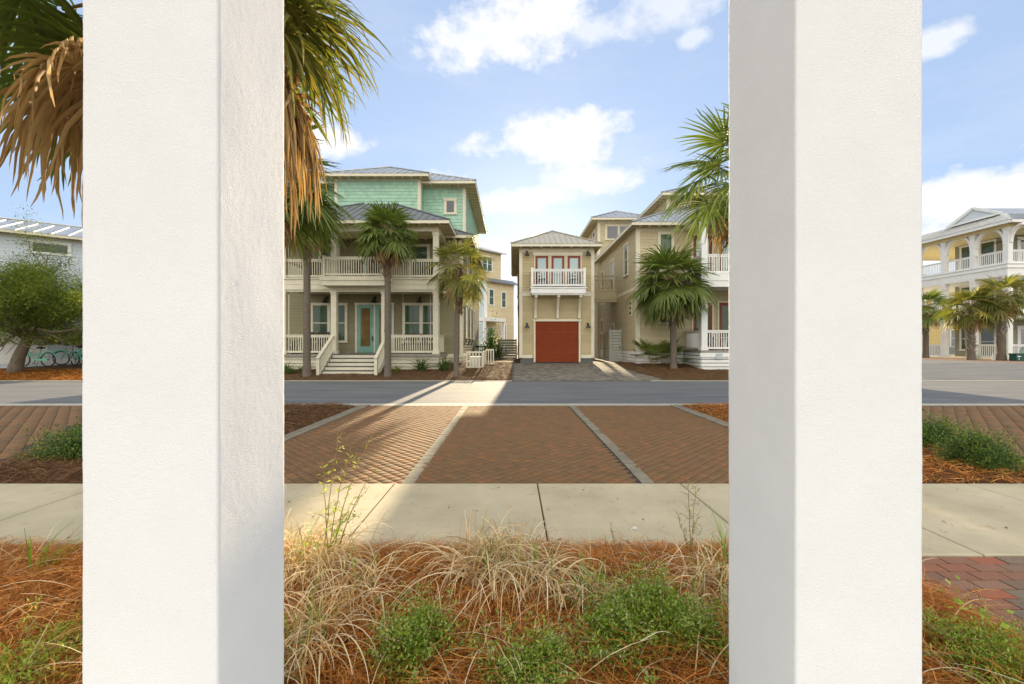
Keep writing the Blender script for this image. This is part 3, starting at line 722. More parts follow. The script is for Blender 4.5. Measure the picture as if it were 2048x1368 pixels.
hip(Q, 9.36, QX1 + .5, 26.6, 33., 11.08, .5, rib=.4); hip(Q, 5.95, 10.8, 31.9, 38.8, 11.1, .5, rib=.4)
p = MB(); p.box(9.3, 14.8, 21.0, QY, 1.16, 1.29); p.build('porch_floor', M['porch_floor'], Q)
p = MB(); p.box(9.34, 14.8, 21.05, QY, 4.5, 5.04); p.build('upper_deck', M['white'], Q)
p = MB(); p.box(9.34, 14.8, 21.05, 21.3, 7.75, 8.02); p.box(9.34, 9.6, 21.3, QY, 7.75, 8.02); p.build('porch_beam', M['trim'], Q)
p = MB(); p.box(9.28, 14.86, 20.99, 21.05, 4.72, 5.08); p.box(9.28, 9.34, 21.05, QY, 4.72, 5.08); p.box(9.30, 14.8, 21.01, 21.05, 4.42, 4.7); p.build('deck_band', M['white'], Q)
for x in (9.52, 12.1, 14.6):
    post(Q, x, 21.24, 1.29, 4.5, .3, mat=M['white']); post(Q, x, 21.24, 5.06, 7.77, .3, mat=M['white'])
for z in (1.29, 5.06):
    for a, b in (((9.7, 21.2), (11.94, 21.2)), ((12.27, 21.2), (14.44, 21.2)), ((9.45, 21.4), (9.45, QY - .02))):
        m = MB(); railing(m, a, b, z, h=1.0, sp=.115); m.build('railing', M['white'], Q)
sk = MB(); z = .12
while z < 1.1:
    sk.box(9.34, 14.8, 21.04, 21.07, z, z + .15); sk.box(9.3, 9.33, 21.08, QY - .05, z, z + .15); sk.box(QX - .02, 9.28, QY - .075, QY - .045, z, z + .15); sk.box(QX - .055, QX - .026, QY - .02, QB, z, z + .15); z += .185
sk.box(9.26, 14.8, 20.98, 21.04, .95, 1.16)
sk.build('skirt_board', M['white'], Q)
k = MB(); k.box(9.4, 14.7, 21.1, 21.13, .1, 1.16); k.box(9.36, 9.39, 21.1, QY, .1, 1.16); k.build('crawl_space_shade', M['foundation'], Q)  # dark sheets standing for the shade behind the slats
pl = MB(); pl.box(10.02, 10.34, 20.96, 20.978, .86, 1.14); po = pl.build('plaque', M['plaque'], Q)
pl = MB()
for i in range(4): pl.box(10.08, 10.28 - .03 * (i % 2), 20.953, 20.958, .91 + i * .05, .925 + i * .05)
pl.build('plaque_line', M['grey_plastic'], po)
win(QF, Q, 1.14, 2.02, 5.6, 7.6, hung=True); win(QF, Q, 1.14, 2.02, 2.75, 4.4, hung=True)
for z0, z1 in ((5.08, 7.5), (1.31, 3.85)):
    for x in (9.75, 11.15, 12.6): win(QF, Q, x - QX, x - QX + 1.2, z0, z1, hung=False, sill=False, trim=.09, door=.16, ms=M['red_door'], mg=M['glass_pale'] if z0 > 3 else M['glass'], name='porch_door')
win(QL, Q, 1.6, 2.55, 5.7, 7.45); win(QL, Q, 5.1, 6.1, 5.0, 7.2, hung=False, sill=False, name='bridge_door', door=.12, ms=M['beige_pale'])
win(QL, Q, 4.95, 5.85, .75, 2.9, hung=False, sill=False, name='side_door', door=.12, ms=M['beige_pale'])
for y in (8.4, 9.9): win(QL, Q, y, y + .75, 2.45, 3.4, hung=False)
for y in (8.2, 9.6): win(QL, Q, y, y + .9, 5.9, 7.0)
win(T1, Q, .55, 2.6, 9.6, 10.62, panes=2, hung=False, mg=M['glass_dark']); win(T2, Q, 1, 2, 9.5, 10.5, mg=M['glass_dark']); win(T2, Q, 3, 4, 9.5, 10.5, mg=M['glass_dark'])
v = MB(); QL.box(v, .85, 1.3, 0, .05, 3.2, 4.1); vo = v.build('wall_vent', M['trim'], Q)
v = MB()
for i in range(3): QL.box(v, .9, 1.25, .05, .056, 3.28 + i * .28, 3.46 + i * .28)
v.build('louvre', M['foundation'], vo)

# ---------------------------------------------------------------- fences and screens
def slat_fence(name, label, x0, x1, y, z0, z1, mat, n, posts=True, axis='x', cat='fence'):
    t = thing(name, label, cat, ((x0 + x1) / 2, y, z0))
    m = MB(); h = (z1 - z0) / n
    for i in range(n):
        z = z0 + i * h + .03
        if axis == 'x': m.box(x0, x1, y - .012, y + .012, z, z + h - .03)
        else: m.box(y - .012, y + .012, x0, x1, z, z + h - .03)
    m.build('slat_panel', mat, t); m = MB()
    for x in (x0 + .05, x1 - .05):
        if axis == 'x': m.box(x - .045, x + .045, y + .014, y + .1, z0, z1 + .06)
        else: m.box(y + .014, y + .1, x - .045, x + .045, z0, z1 + .06)
    m.build('post', mat, t); return t
g = slat_fence('slat_gate', 'tall pale slatted gate against the side of the right house', 5.98, 6.72, 26.2, .5, 2.47, M['fence_white'], 11, cat='gate')
m = MB(); m.box(6.6, 6.64, 26.16, 26.185, 1.3, 1.5); m.build('latch', M['black'], g)
g = slat_fence('slat_fence', 'tall pale slatted fence end running back behind the slatted gate', 26.32, 28.0, 5.98, .5, 2.4, M['fence_white'], 11, axis='y')
slat_fence('slat_fence', 'low slatted fence deep in the sunny gap beside the garage house', 4.62, 5.8, 29.9, .5, 1.8, M['fence_white'], 8)
slat_fence('slat_fence', 'grey slatted fence between the shrub and the garage house', -1.0, .35, 30.5, .5, 1.95, M['fence_grey'], 8)
t = thing('picket_fence', 'low dark picket fence behind the shrub left of the garage house', 'fence', (-1.6, 31.5, .5)); m = MB(); railing(m, (-2.7, 31.5), (-.9, 31.5), .5, h=1.0, sp=.13); m.build('picket_panel', M['chair_brown'], t)
t = thing('utility_screen', 'low white slatted screen box at the corner of the olive house', 'screen', (-1.85, 22.0, .36))
m = MB()
for a, b in (((-2.3, 21.75), (-1.52, 21.75)), ((-1.48, 21.8), (-1.48, 22.9)), ((-1.4, 22.9), (-1.0, 22.9))):
    A = Vector((a[0], a[1], 0)); D = Vector((b[0], b[1], 0)) - A; L = D.length; D /= L; n = max(3, int(L / .13)); z0 = tz(*a[:2])
    for i in range(n + 1): p = A + D * (L * i / n); m.box(p.x - .03, p.x + .03, p.y - .012, p.y + .012, z0, z0 + .86)
    for z in (z0 + .06, z0 + .83): m.beam((a[0], a[1], z), (b[0], b[1], z), .05, .08)
m.build('screen_panel', M['trim'], t)
m = MB(); m.box(-2.2, -1.65, 22.1, 22.8, .3, .95); m.build('utility_unit', M['grey_plastic'], t)

# ---------------------------------------------------------------- house far back between the two
K = thing('back_house', 'tall cream house, blue shade painted on its left face, far back in the gap', 'house', (-3.7, 60, .56), rz=R(45), local=True)
# local x runs right and away, local y runs left and away
k = MB(); k.box(0, 5.7, 0, 6, 0, 10.2); W1 = Wall(0, 0, 1, 0, 0, -1); W1.siding(k, 0, 5.7, 0, 10.2, .22); k.build('wall', M['cream_siding'], K)
k = MB(); k.box(-.02, 0, .0, 6, 0, 10.2); W2 = Wall(-.02, 0, 0, 1, -1, 0); W2.siding(k, 0, 6, 0, 10.2, .22); k.build('shaded_wall', M['cream_shade'], K)
k = MB(); k.box(-1.3, 3.6, .7, 5.5, 10.2, 14.6); Wall(-1.3, .7, 1, 0, 0, -1).siding(k, 0, 4.9, 10.9, 14.6, .22); k.build('top_floor', M['cream_siding'], K)
k = MB(); W1.box(k, 0, .25, 0, .04, 0, 10.2); W2.box(k, 0, .25, 0, .04, 0, 10.2); W1.box(k, 5.45, 5.7, 0, .04, 0, 10.2); k.build('corner_board', M['white'], K)
k = MB(); k.add([(-.5, -.6, 10.0), (6.2, -.6, 10.0), (6.2, .8, 10.7), (-.5, .8, 10.7)], [(0, 1, 2, 3)]); k.box(-.5, 6.2, -.6, -.55, 9.85, 9.99); k.build('lower_roof', M['metal_dark'], K)
k = MB(); k.add([(-2, .1, 14.5), (4.2, .1, 14.5), (4.2, 3, 15.6), (-2, 3, 15.6), (4.2, 6, 14.5), (-2, 6, 14.5)], [(0, 1, 2, 3), (3, 2, 4, 5), (1, 4, 2), (0, 3, 5)]); k.box(-2, 4.2, .08, .14, 14.3, 14.49); k.build('roof', M['metal'], K)
WT = Wall(-1.3, .7, 1, 0, 0, -1)
win(WT, K, 1.2, 3.2, 11.6, 13.6, panes=2, mt=M['white']); win(W1, K, .55, 1.6, 6.7, 8.9, mt=M['white']); win(W1, K, 3.0, 4.0, 6.5, 8.7, mt=M['white']); win(W1, K, 3.0, 4.05, .9, 4.0, mt=M['white'])
k = MB(); k.box(-2.2, 1.8, -2.2, -.0, 4.2, 4.7); k.build('porch_roof', M['white'], K)
for x, y in ((-2.0, -2.0), (1.6, -2.0)): k = MB(); k.box(x - .15, x + .15, y - .15, y + .15, -.2, 4.2); k.build('porch_column', M['white'], K)
win(W1, K, .3, 1.5, .4, 3.4, hung=False, name='door', door=.25, ms=M['teal_door'], mt=M['white'])

# ---------------------------------------------------------------- pale grey house at the far left
N = thing('grey_house', 'pale blue grey two storey house with steel roof at the far left behind the bicycles', 'house', (-26.4, 22.0, .5), rz=R(37), local=True)
n = MB(); n.box(-8, 8, 0, 9, -.3, 6.95); NF = Wall(-8, 0, 1, 0, 0, -1); NF.siding(n, 0, 16, .3, 6.9, .2); n.build('wall', M['greywhite'], N)
n = MB()
for a in (0, 15.8): NF.box(n, a, a + .2, 0, .04, .1, 6.9)
NF.box(n, 0, 16, 0, .045, .05, .3); NF.box(n, 0, 16, 0, .038, 1.35, 1.45); NF.box(n, .2, 15.8, 0, .036, 6.75, 6.95); n.build('trim_board', M['white'], N)
O_ = hip(N, -8.6, 8.6, -.6, 9.6, 6.95, .3, rib=.64, fasc=.14)
win(NF, N, 9.0, 10.6, 6.0, 6.55, hung=False, mt=M['white']); win(NF, N, 5.5, 7.2, 5.2, 6.6, mt=M['white'], hung=False, mg=M['glass_dark'])
win(NF, N, 5.6, 7.0, .95, 2.2, panes=3, mt=M['white'], mg=M['glass_pale'])
n = MB(); NF.box(n, 7.6, 9.7, 0, .06, .1, 2.45); NF.box(n, 7.5, 9.8, 0, .075, 2.45, 2.55); do = n.build('door_surround', M['white'], N)
n = MB(); NF.box(n, 8.9, 9.2, .06, .1, 1.42, 1.58); NF.box(n, 8.85, 9.25, .06, .12, 1.58, 1.62); n.build('wall_light', M['black'], do)
N2 = thing('grey_house', 'steel roofed wing peeping over the grey house at far left', 'house', (-36, 34, .5), rz=R(20), local=True)
n = MB(); n.box(-6, 6, 0, 8, 0, 8.6); n.build('wall', M['greywhite'], N2); hip(N2, -6.6, 6.6, -.6, 8.6, 8.6, .5, rib=.5, tails=False)

# ---------------------------------------------------------------- white arcaded house on the right
A = thing('arcade_house', 'white three storey house with arched porches at the far right', 'house', (36, 30, .45))
ZG, Z1, Z2, ZE = .6, 3.95, 7.3, 10.25
PXs, WX = 35.0, 37.6
cols = [30.2, 32.4, 34.6, 36.8, 39.0, 41.2]
b = MB(); b.box(PXs - .1, 46, 30.05, 42, Z1 - .5, Z1); b.box(PXs - .1, 46, 30.05, 42, Z2 - .85, Z2 - .02); b.build('deck', M['white'], A)
b = MB(); b.box(PXs - .16, 46, 29.98, 42.1, Z2 - .3, Z2 - .22); b.box(PXs - .16, 46, 29.98, 42.1, Z2 - .02, Z2 + .03); b.build('deck_band', M['white'], A)
b = MB(); b.box(PXs - .2, 46, 29.9, 42, .2, ZG); b.build('porch_floor', M['kerb'], A)
b = MB(); b.box(PXs - .1, 46, 30.05, 42, ZE - .4, ZE - .1); b.build('porch_ceiling', M['soffit'], A)
b = MB(); b.box(WX, 46, 32.2, 36.2, ZG, ZE - .4); AW = Wall(WX, 32.2, 0, 1, -1, 0); AW.siding(b, 0, 4, ZG, ZE - .4, .2); AFt = Wall(WX, 32.2, 1, 0, 0, -1); AFt.siding(b, 0, 8, ZG, ZE - .4, .2); b.build('wall', M['sage_siding'], A)
for y in cols:
    for z0, z1 in ((ZG, Z1 - .5), (Z1, Z2 - .85), (Z2, ZE - .4)): post(A, PXs + .1, y, z0, z1, .34, mat=M['white'])
for x in (38.2,): 
    for z0, z1 in ((ZG, Z1 - .5), (Z1, Z2 - .85), (Z2, ZE - .4)): post(A, x, 30.2, z0, z1, .34, mat=M['white'])
for y in cols:
    for s in (-1, 1):
        m = MB(); pr = [Vector((PXs + .1, y + s * (.17 + .75 * (1 - math.cos(q * math.pi / 2))), ZE - 1.45 + 1.1 * math.sin(q * math.pi / 2))) for q in np.linspace(0, 1, 8)]
        for i in range(7): m.beam(pr[i], pr[i + 1], .16, .2, up=(1, 0, 0))
        m.build('arch_brace', M['white'], A)
m = MB(); pr = [Vector((PXs + .27 + .75 * (1 - math.cos(q * math.pi / 2)), 30.2, ZE - 1.45 + 1.1 * math.sin(q * math.pi / 2))) for q in np.linspace(0, 1, 8)]
for i in range(7): m.beam(pr[i], pr[i + 1], .16, .2, up=(0, 1, 0))
m.build('arch_brace', M['white'], A)
for z in (ZG, Z1, Z2):
    for i in range(len(cols) - 1):
        if z == ZG and i == 1: continue
        m = MB(); railing(m, (PXs + .08, cols[i] + .18), (PXs + .08, cols[i + 1] - .18), z, h=1.0, sp=.13); m.build('railing', M['white'], A)
    m = MB(); railing(m, (PXs + .28, 30.2), (38.0, 30.2), z, h=1.0, sp=.13); m.build('railing', M['white'], A)
for z in (ZG, Z1, Z2):
    win(AW, A, .9, 2.1, z + .55 if z != ZG else z + .02, z + 2.4, mt=M['white'], mg=M['glass'] if z != ZG else M['glass_dark']); win(AW, A, 2.6, 3.6, z + .55, z + 2.4, mt=M['white']); win(AFt, A, .5, 1.6, z + .05, z + 2.3, mt=M['white'], mg=M['glass_dark'], hung=False, name='door', door=.15, ms=M['white'])
# roof: hipped skirt with a gablet facing the street
m = MB(); yr, xr, zr = 33.4, 36.3, 12.25; e = ZE
zs = 11.24; ya, yb = yr - 1.85, yr + 1.85; sl = (zs - e) / (xr - 34.4)
m.poly([(34.4, 29.4, e), (34.4, 43, e), (xr, 43 - 1.9, zs), (xr, ya, zs)][::-1])
m.poly([(34.4, 29.4, e), (46, 29.4, e), (46, ya, zs), (xr, ya, zs)])
m.poly([(xr, ya, zs), (46, ya, zs), (46, 41.1, zs), (xr, 41.1, zs)]); m.poly([(xr, 41.1, zs), (46, 41.1, zs), (46, 43, e), (34.4, 43, e)])
m.poly([(xr - .2, ya, zs + .01), (46, ya, zs + .01), (46, yr, zr), (xr - .2, yr, zr)]); m.poly([(xr - .2, yr, zr), (46, yr, zr), (46, yb, zs + .01), (xr - .2, yb, zs + .01)])
q = 29.6
while q < 42.8: t_ = min(q - 29.4, 43 - q, 1.9); m.beam((34.4, q, e + .02), (34.4 + t_, q, e + .02 + t_ * sl), .05, .06); q += .36
q = 34.9
while q < 45: t_ = min(q - 34.4, ya - 29.4); m.beam((q, 29.4, e + .02), (q, 29.4 + t_, e + .02 + t_ * (zs - e) / (ya - 29.4)), .05, .06); q += .4
m.build('roof', M['metal'], A)
m = MB(); m.poly([(xr - .15, ya + .1, zs + .02), (xr - .15, yr, zr - .05), (xr - .15, yb - .1, zs + .02)][::-1]); gw_ = m.build('gable', M['greywhite'], A)
m = MB(); m.beam((xr - .22, ya - .15, zs), (xr - .22, yr, zr), .1, .2); m.beam((xr - .22, yr, zr), (xr - .22, yb + .15, zs), .1, .2); m.beam((xr - .2, ya, zs + .06), (xr - .2, yb, zs + .06), .1, .14); m.build('gable_trim', M['white'], gw_)
m = MB(); m.box(34.42, 34.5, 29.5, 42.9, e - .2, e - .01); m.box(34.5, 46, 29.42, 29.5, e - .2, e - .01); m.box(34.5, 46, 29.5, 42.9, e - .1, e - .03); m.build('fascia', M['white'], A)
t = thing('ceiling_fan', 'dark ceiling fan under the top porch of the arcaded house', 'fan', (36.5, 31.6, 9.0))
m = MB(); m.tube([(36.5, 31.6, 9.85), (36.5, 31.6, 9.35)], .03, 6); m.lathe([(.05, 0), (.13, .04), (.13, .14), (.05, .2)], (36.5, 31.6, 9.18), 12); m.build('motor', M['chair_brown'], t)
for i in range(5):
    a = i * 2 * math.pi / 5 + .3; m = MB(); d = Vector((math.cos(a), math.sin(a), 0)); m.beam(Vector((36.5, 31.6, 9.24)) + d * .12, Vector((36.5, 31.6, 9.22)) + d * .75, .14, .015); m.build('blade', M['chair_brown'], t)

Y = thing('yellow_house', 'butter yellow house seen through the arcade at far right', 'house', (50, 47, .5))
m = MB(); m.box(44, 56, 47, 55, .3, 7.6); YW = Wall(44, 47, 1, 0, 0, -1); YL = Wall(44, 47, 0, 1, -1, 0); YW.siding(m, 0, 12, .4, 7.6, .2); YL.siding(m, 0, 8, .4, 7.6, .2); m.build('wall', M['yellow_siding'], Y)
hip(Y, 43.4, 56.6, 46.4, 55.6, 7.6, .5, rib=.5, tails=False)
for x in (.7, 2.2, 3.7, 5.4): win(YW, Y, x, x + .9, 5.2, 6.8, mt=M['white'], mg=M['glass_dark']); 
win(YL, Y, 2, 3, 5.2, 6.8, mt=M['white'], mg=M['glass_dark']); win(YW, Y, 4.2, 5.2, 1.4, 3.2, mt=M['white'], mg=M['glass_dark'])
for x in (45.2, 46.6):
    t = thing('air_conditioner', 'grey air conditioner box on the ground by the yellow house' if x < 46 else 'second grey air conditioner box deeper in by the yellow house', 'air conditioner', (x, 45.6, .5), group='air conditioner boxes')
    m = MB(); m.box(x - .42, x + .42, 45.2, 46.0, .55, 1.45); m.build('casing', M['grey_plastic'], t); m = MB()
    for i in range(7): m.box(x - .36, x + .36, 45.185, 45.2, .65 + i * .1, .69 + i * .1)
    m.build('grille', M['foundation'], t)
# ---------------------------------------------------------------- porch furniture
def make_chair(label, group, wood, cushion=None):
    t = thing('rocking_chair', label, 'chair', (0, 0, 0), group=group, local=True)
    m = MB()
    for i in range(5): m.box(-.26, .26, -.26 + i * .105, -.17 + i * .105, .40, .425)
    m.build('seat', wood, t)
    m = MB()
    for i in range(6): x = -.23 + i * .092; m.beam((x, .26, .42), (x, .44, 1.08), .07, .02, up=(0, 1, 0))
    m.beam((-.28, .45, 1.1), (.28, .45, 1.1), .03, .09); m.build('backrest', wood, t)
    for sx in (-1, 1):
        m = MB(); m.box(sx * .28 - .02, sx * .28 + .02, -.27, -.23, .05, .66); m.build('leg', wood, t)
        m = MB(); m.beam((sx * .28, .24, .05), (sx * .28, .46, 1.1), .04, .045, up=(1, 0, 0)); m.build('leg', wood, t)
        m = MB(); m.box(sx * .29 - .05, sx * .29 + .05, -.32, .32, .66, .685); m.build('armrest', wood, t)
        m = MB(); pts = [Vector((sx * .28, -.45 + .11 * i, .02 + .10 * ((i - 4) / 5) ** 2)) for i in range(10)]
        for i in range(9): m.beam(pts[i], pts[i + 1], .035, .04)
        m.build('rocker', wood, t)
    if cushion: m = MB(); m.box(-.25, .25, -.25, .24, .425, .52); m.build('cushion', cushion, t)
    return t
GP = 'dark rocking chairs on the olive house porches'
ch = make_chair('dark rocking chair behind the lower left railing, nearer the front stairs', GP, M['chair_brown'])
spots = [(-10.0, 22.4, 1.1, .15, None),
         (-11.0, 22.5, 1.1, -.25, 'dark rocking chair at the far left end of the lower porch of the olive house'),
         (-10.6, 22.6, 4.88, .1, 'dark rocking chair on the upper porch, left of the projecting balcony'),
         (-8.3, 22.4, 4.88, -.3, 'dark rocking chair behind the left half of the projecting upper balcony'),
         (-7.0, 22.3, 4.88, .35, 'dark rocking chair behind the right half of the projecting upper balcony'),
         (-4.6, 22.5, 4.88, -.2, 'dark rocking chair on the upper porch at the right corner post')]
for i, (x, y, z, a, lab) in enumerate(spots):
    c = ch if i == 0 else copy_tree(ch)
    c.location = (x, y, z); c.rotation_euler = (0, 0, a)
    if lab: c['label'] = lab
ch2 = make_chair('teal cushioned chair on the lower porch of the right house', None, M['chair_brown'], M['teal_cushion']); ch2.location = (10.05, 22.2, 1.29); ch2.rotation_euler = (0, 0, .3)
t = thing('porch_table', 'small white table on the lower porch beside the teal cushioned chair', 'table', (11.05, 22.1, 1.29))
m = MB(); m.lathe([(.34, 0), (.36, .02), (.34, .04)], (11.05, 22.1, 1.29 + .62), 18); m.build('tabletop', M['white'], t)
for k in range(3): m = MB(); a = k * 2.1; m.beam((11.05 + .25 * math.cos(a), 22.1 + .25 * math.sin(a), 1.29), (11.05 + .1 * math.cos(a), 22.1 + .1 * math.sin(a), 1.91), .04, .04); m.build('leg', M['white'], t)
# porch swing
t = thing('porch_swing', 'dark bench swing hanging on chains behind the lower right railing of the olive house', 'swing', (-5.0, 22.4, 1.1))
m = MB()
for i in range(5): m.box(-5.75, -4.25, 22.15 + i * .1, 22.23 + i * .1, 1.55, 1.575)
m.build('seat', M['chair_brown'], t); m = MB()
for i in range(10): x = -5.68 + i * .151; m.beam((x, 22.65, 1.57), (x, 22.78, 2.1), .07, .02, up=(0, 1, 0))
m.beam((-5.75, 22.79, 2.12), (-4.25, 22.79, 2.12), .03, .07); m.build('backrest', M['chair_brown'], t)
for x in (-5.72, -4.28):
    m = MB(); m.tube([(x, 22.15, 1.6), (x, 22.4, 2.7), (x, 22.4, 4.34)], .009, 5); m.tube([(x, 22.7, 1.75), (x, 22.4, 2.7)], .009, 5); m.build('chain', M['white'], t)
    m = MB(); m.box(x - .03, x + .03, 22.12, 22.66, 1.82, 1.85); m.build('armrest', M['chair_brown'], t)
# scrolled metal balcony chairs
def make_bistro(label):
    t = thing('balcony_chair', label, 'chair', (0, 0, 0), local=True, group='scrolled metal chairs on the garage balcony')
    m = MB(); m.lathe([(.19, 0), (.21, .015), (.19, .03)], (0, 0, .44), 16); m.build('seat', M['iron'], t)
    m = MB(); m.tube([(-.19, .17, .44), (-.2, .24, .8), (-.1, .27, .93), (0, .28, .96), (.1, .27, .93), (.2, .24, .8), (.19, .17, .44)], .018, 6)
    m.ring((0, .24, .76), (1, 0, 0), (0, .1, 1), .09, .014, 16, 5); m.ring((0, .2, .58), (1, 0, 0), (0, .1, 1), .07, .014, 16, 5); m.build('backrest', M['iron'], t)
    for k in range(4): m = MB(); a = math.pi / 4 + k * math.pi / 2; m.tube([(.15 * math.cos(a), .15 * math.sin(a), .44), (.23 * math.cos(a), .23 * math.sin(a), 0)], .014, 6); m.build('leg', M['iron'], t)
    m = MB(); m.lathe([(.18, 0), (.2, .03), (.16, .07)], (0, 0, .47), 16); m.build('cushion', M['white_cushion'], t)
    m = MB(); m.lathe([(.05, -.02), (.13, .02), (.13, .06), (.05, .1)], (0, .15, .66), 12); m.build('pillow', M['white_cushion'], t)
    return t
c1 = make_bistro('black scrolled balcony chair on the left of the garage balcony'); c1.location = (1.62, 23.32, 4.69); c1.rotation_euler = (0, 0, .7)
c2 = copy_tree(c1); c2.location = (3.35, 23.32, 4.69); c2.rotation_euler = (0, 0, -.7); c2['label'] = 'black scrolled balcony chair on the right of the garage balcony'

# ---------------------------------------------------------------- bicycles
def make_bike(label):
    t = thing('bicycle', label, 'bicycle', (0, 0, 0), local=True, group='mint cruiser bicycles by the grey house')
    r = .335
    for wx in (-.56, .56):
        m = MB(); m.ring((wx, 0, r), (1, 0, 0), (0, 0, 1), r - .035, .012, 30, 6); w = m.build('wheel', M['chrome'], t)
        m = MB(); m.ring((wx, 0, r), (1, 0, 0), (0, 0, 1), r - .018, .026, 30, 8); m.build('tyre', M['tyre'], w)
        m = MB()
        for k in range(16): a = k * math.pi / 8; m.beam((wx, .02 * (-1) ** k, r), (wx + (r - .04) * math.cos(a), 0, r + (r - .04) * math.sin(a)), .004, .004)
        m.tube([(wx, -.05, r), (wx, .05, r)], .025, 8); m.build('spoke', M['chrome'], w)
        m = MB(); pts = [Vector((wx + (r + .03) * math.cos(a), 0, r + (r + .03) * math.sin(a))) for a in np.linspace(.35 if wx < 0 else .5, 2.9, 12)]
        for i in range(11): m.beam(pts[i], pts[i + 1], .06, .008, up=(0, 1, 0))
        m.build('mudguard', M['mint_paint'], t)
    bb = (-.08, 0, .29); seat = (-.22, 0, .72); head = (.36, 0, .72); hb = (.39, 0, .62)
    m = MB()
    m.tube([bb, seat], .02, 8); m.tube([(.385, 0, .6), (.355, 0, .8)], .024, 8)
    m.tube([hb, (.15, 0, .42), bb], .022, 8); m.tube([head, (.1, 0, .58), (-.17, 0, .55)], .02, 8)
    for s in (-.05, .05): m.tube([bb, (-.56, s, r)], .011, 6); m.tube([(-.21, 0, .66), (-.56, s, r)], .011, 6)
    m.build('frame', M['mint_paint'], t)
    m = MB()
    for s in (-.055, .055): m.tube([(.39, s * .6, .6), (.47, s, .5), (.56, s, r)], .013, 6)
    m.build('fork', M['mint_paint'], t)
    m = MB(); m.tube([(.35, 0, .8), (.33, 0, .93)], .014, 6); m.tube([(.02, -.33, .98), (.12, -.34, 1.0), (.27, -.24, 1.06), (.36, -.08, .95), (.36, .08, .95), (.27, .24, 1.06), (.12, .34, 1.0), (.02, .33, .98)], .013, 6); hbo = m.build('handlebar', M['black'], t)
    m = MB(); m.tube([(-.22, 0, .7), (-.25, 0, .84)], .014, 6); m.build('seat_post', M['chrome'], t)
    m = MB(); m.lathe([(.03, .0), (.1, .02), (.12, .05), (.07, .08)], (-.3, 0, .83), 12); m.tube([(-.27, 0, .88), (-.12, 0, .88), (-.03, 0, .875)], [.07, .045, .022], 8); m.build('saddle', M['black'], t)
    m = MB(); m.box(-.58, 0., .055, .065, .27, .37); m.build('chain_guard', M['mint_paint'], t)
    m = MB(); m.tube([(-.08, -.1, .29), (-.08, .1, .29)], .012, 6); m.box(-.12, -.04, .12, .2, .15, .17); m.box(-.12, -.04, -.2, -.12, .42, .44); m.beam((-.08, .11, .29), (-.08, .12, .16), .02, .02); m.beam((-.08, -.11, .29), (-.08, -.12, .43), .02, .02); m.build('pedal_crank', M['black'], t)
    m = MB(); m.tube([(-.18, .05, .27), (-.24, .2, .02)], .01, 5); m.build('kickstand', M['chrome'], t)
    return t
b1 = make_bike('mint bicycle nearest the tree trunk, shown whole side on')
bikes = [(-24.85, 22.25, math.pi + .05, 0, None), (-22.7, 22.5, math.pi - .35, .08, 'mint bicycle nearest the big left pillar, with raised black handlebar'), (-23.35, 22.85, math.pi + .25, -.08, 'mint bicycle behind the other two, half hidden by them')]
for i, (x, y, a, tilt, lab) in enumerate(bikes):
    b = b1 if i == 0 else copy_tree(b1)
    b.location = (x, y, tz(x, y) + .02); b.rotation_euler = (tilt, 0, a); b.scale = (1.12,) * 3
    if lab: b['label'] = lab
t = thing('slatted_bench', 'dark slatted bench behind the bicycles against the grey house', 'bench', (-22.2, 23.3, .5))
m = MB()
for i in range(4): m.box(-23.0, -21.4, 23.1 + i * .11, 23.19 + i * .11, .93, .96)
m.build('seat', M['black'], t); m = MB()
for i in range(5): m.box(-23.0, -21.4, 23.56, 23.585, 1.05 + i * .12, 1.14 + i * .12)
m.build('backrest', M['black'], t)
for x in (-22.9, -21.5):
    m = MB(); m.box(x - .035, x + .035, 23.1, 23.17, .44, 1.18); m.build('leg', M['black'], t)
    m = MB(); m.box(x - .035, x + .035, 23.5, 23.56, .44, 1.64); m.build('leg', M['black'], t)

# ---------------------------------------------------------------- right pane street things
def zg(y): return tz(0, y)
t = thing('utility_box', 'dark green steel box with white stickers at the foot of the right corner palm', 'utility box', (31.35, 26.5, zg(26.5)))
z = zg(26.5); m = MB(); m.box(31.1, 31.62, 26.3, 26.7, z, z + .40); m.box(31.07, 31.65, 26.27, 26.73, z + .40, z + .47); m.build('casing', M['bin_green'], t)
m = MB()
for a, b, c, d in ((.06, .11, .25, .32), (.12, .17, .25, .33), (.19, .22, .25, .32), (.24, .28, .26, .31), (.13, .17, .15, .2), (.13, .17, .08, .12)): m.box(31.1 + a, 31.1 + b, 26.292, 26.3, z + c, z + d)
m.build('sticker', M['white'], t)
t = thing('transformer_box', 'pale green tapered utility cabinet at the right edge of the photo', 'utility box', (32.3, 26.4, zg(26.4)))
m = MB(); x0, x1, y0, y1 = 31.95, 33.1, 26.0, 27.0; m.add([(x0, y0, z), (x1, y0, z), (x1, y1, z), (x0, y1, z), (x0 + .1, y0 + .1, z + .8), (x1 - .1, y0 + .1, z + .8), (x1 - .1, y1 - .1, z + .8), (x0 + .1, y1 - .1, z + .8)], [(4, 5, 6, 7), (0, 1, 5, 4), (1, 2, 6, 5), (2, 3, 7, 6), (3, 0, 4, 7)])
m.box(x0 + .07, x1 - .07, y0 + .07, y1 - .07, z + .8, z + .85); m.build('casing', M['util_green'], t)
m = MB(); m.box(x0 + .14, x0 + .26, y0 + .04, y0 + .075, z + .62, z + .74); m.build('label_plate', M['grey_plastic'], t)
t = thing('meter_post', 'short pale grey pipe post beside the leafless hedge', 'post', (30.95, 27.4, zg(27.4)))
m = MB(); m.lathe([(.09, 0), (.1, .02), (.09, .05), (.085, .36), (.1, .38), (.1, .42), (.06, .44)], (30.95, 27.4, zg(27.4)), 14); m.build('pipe', M['grey_plastic'], t)
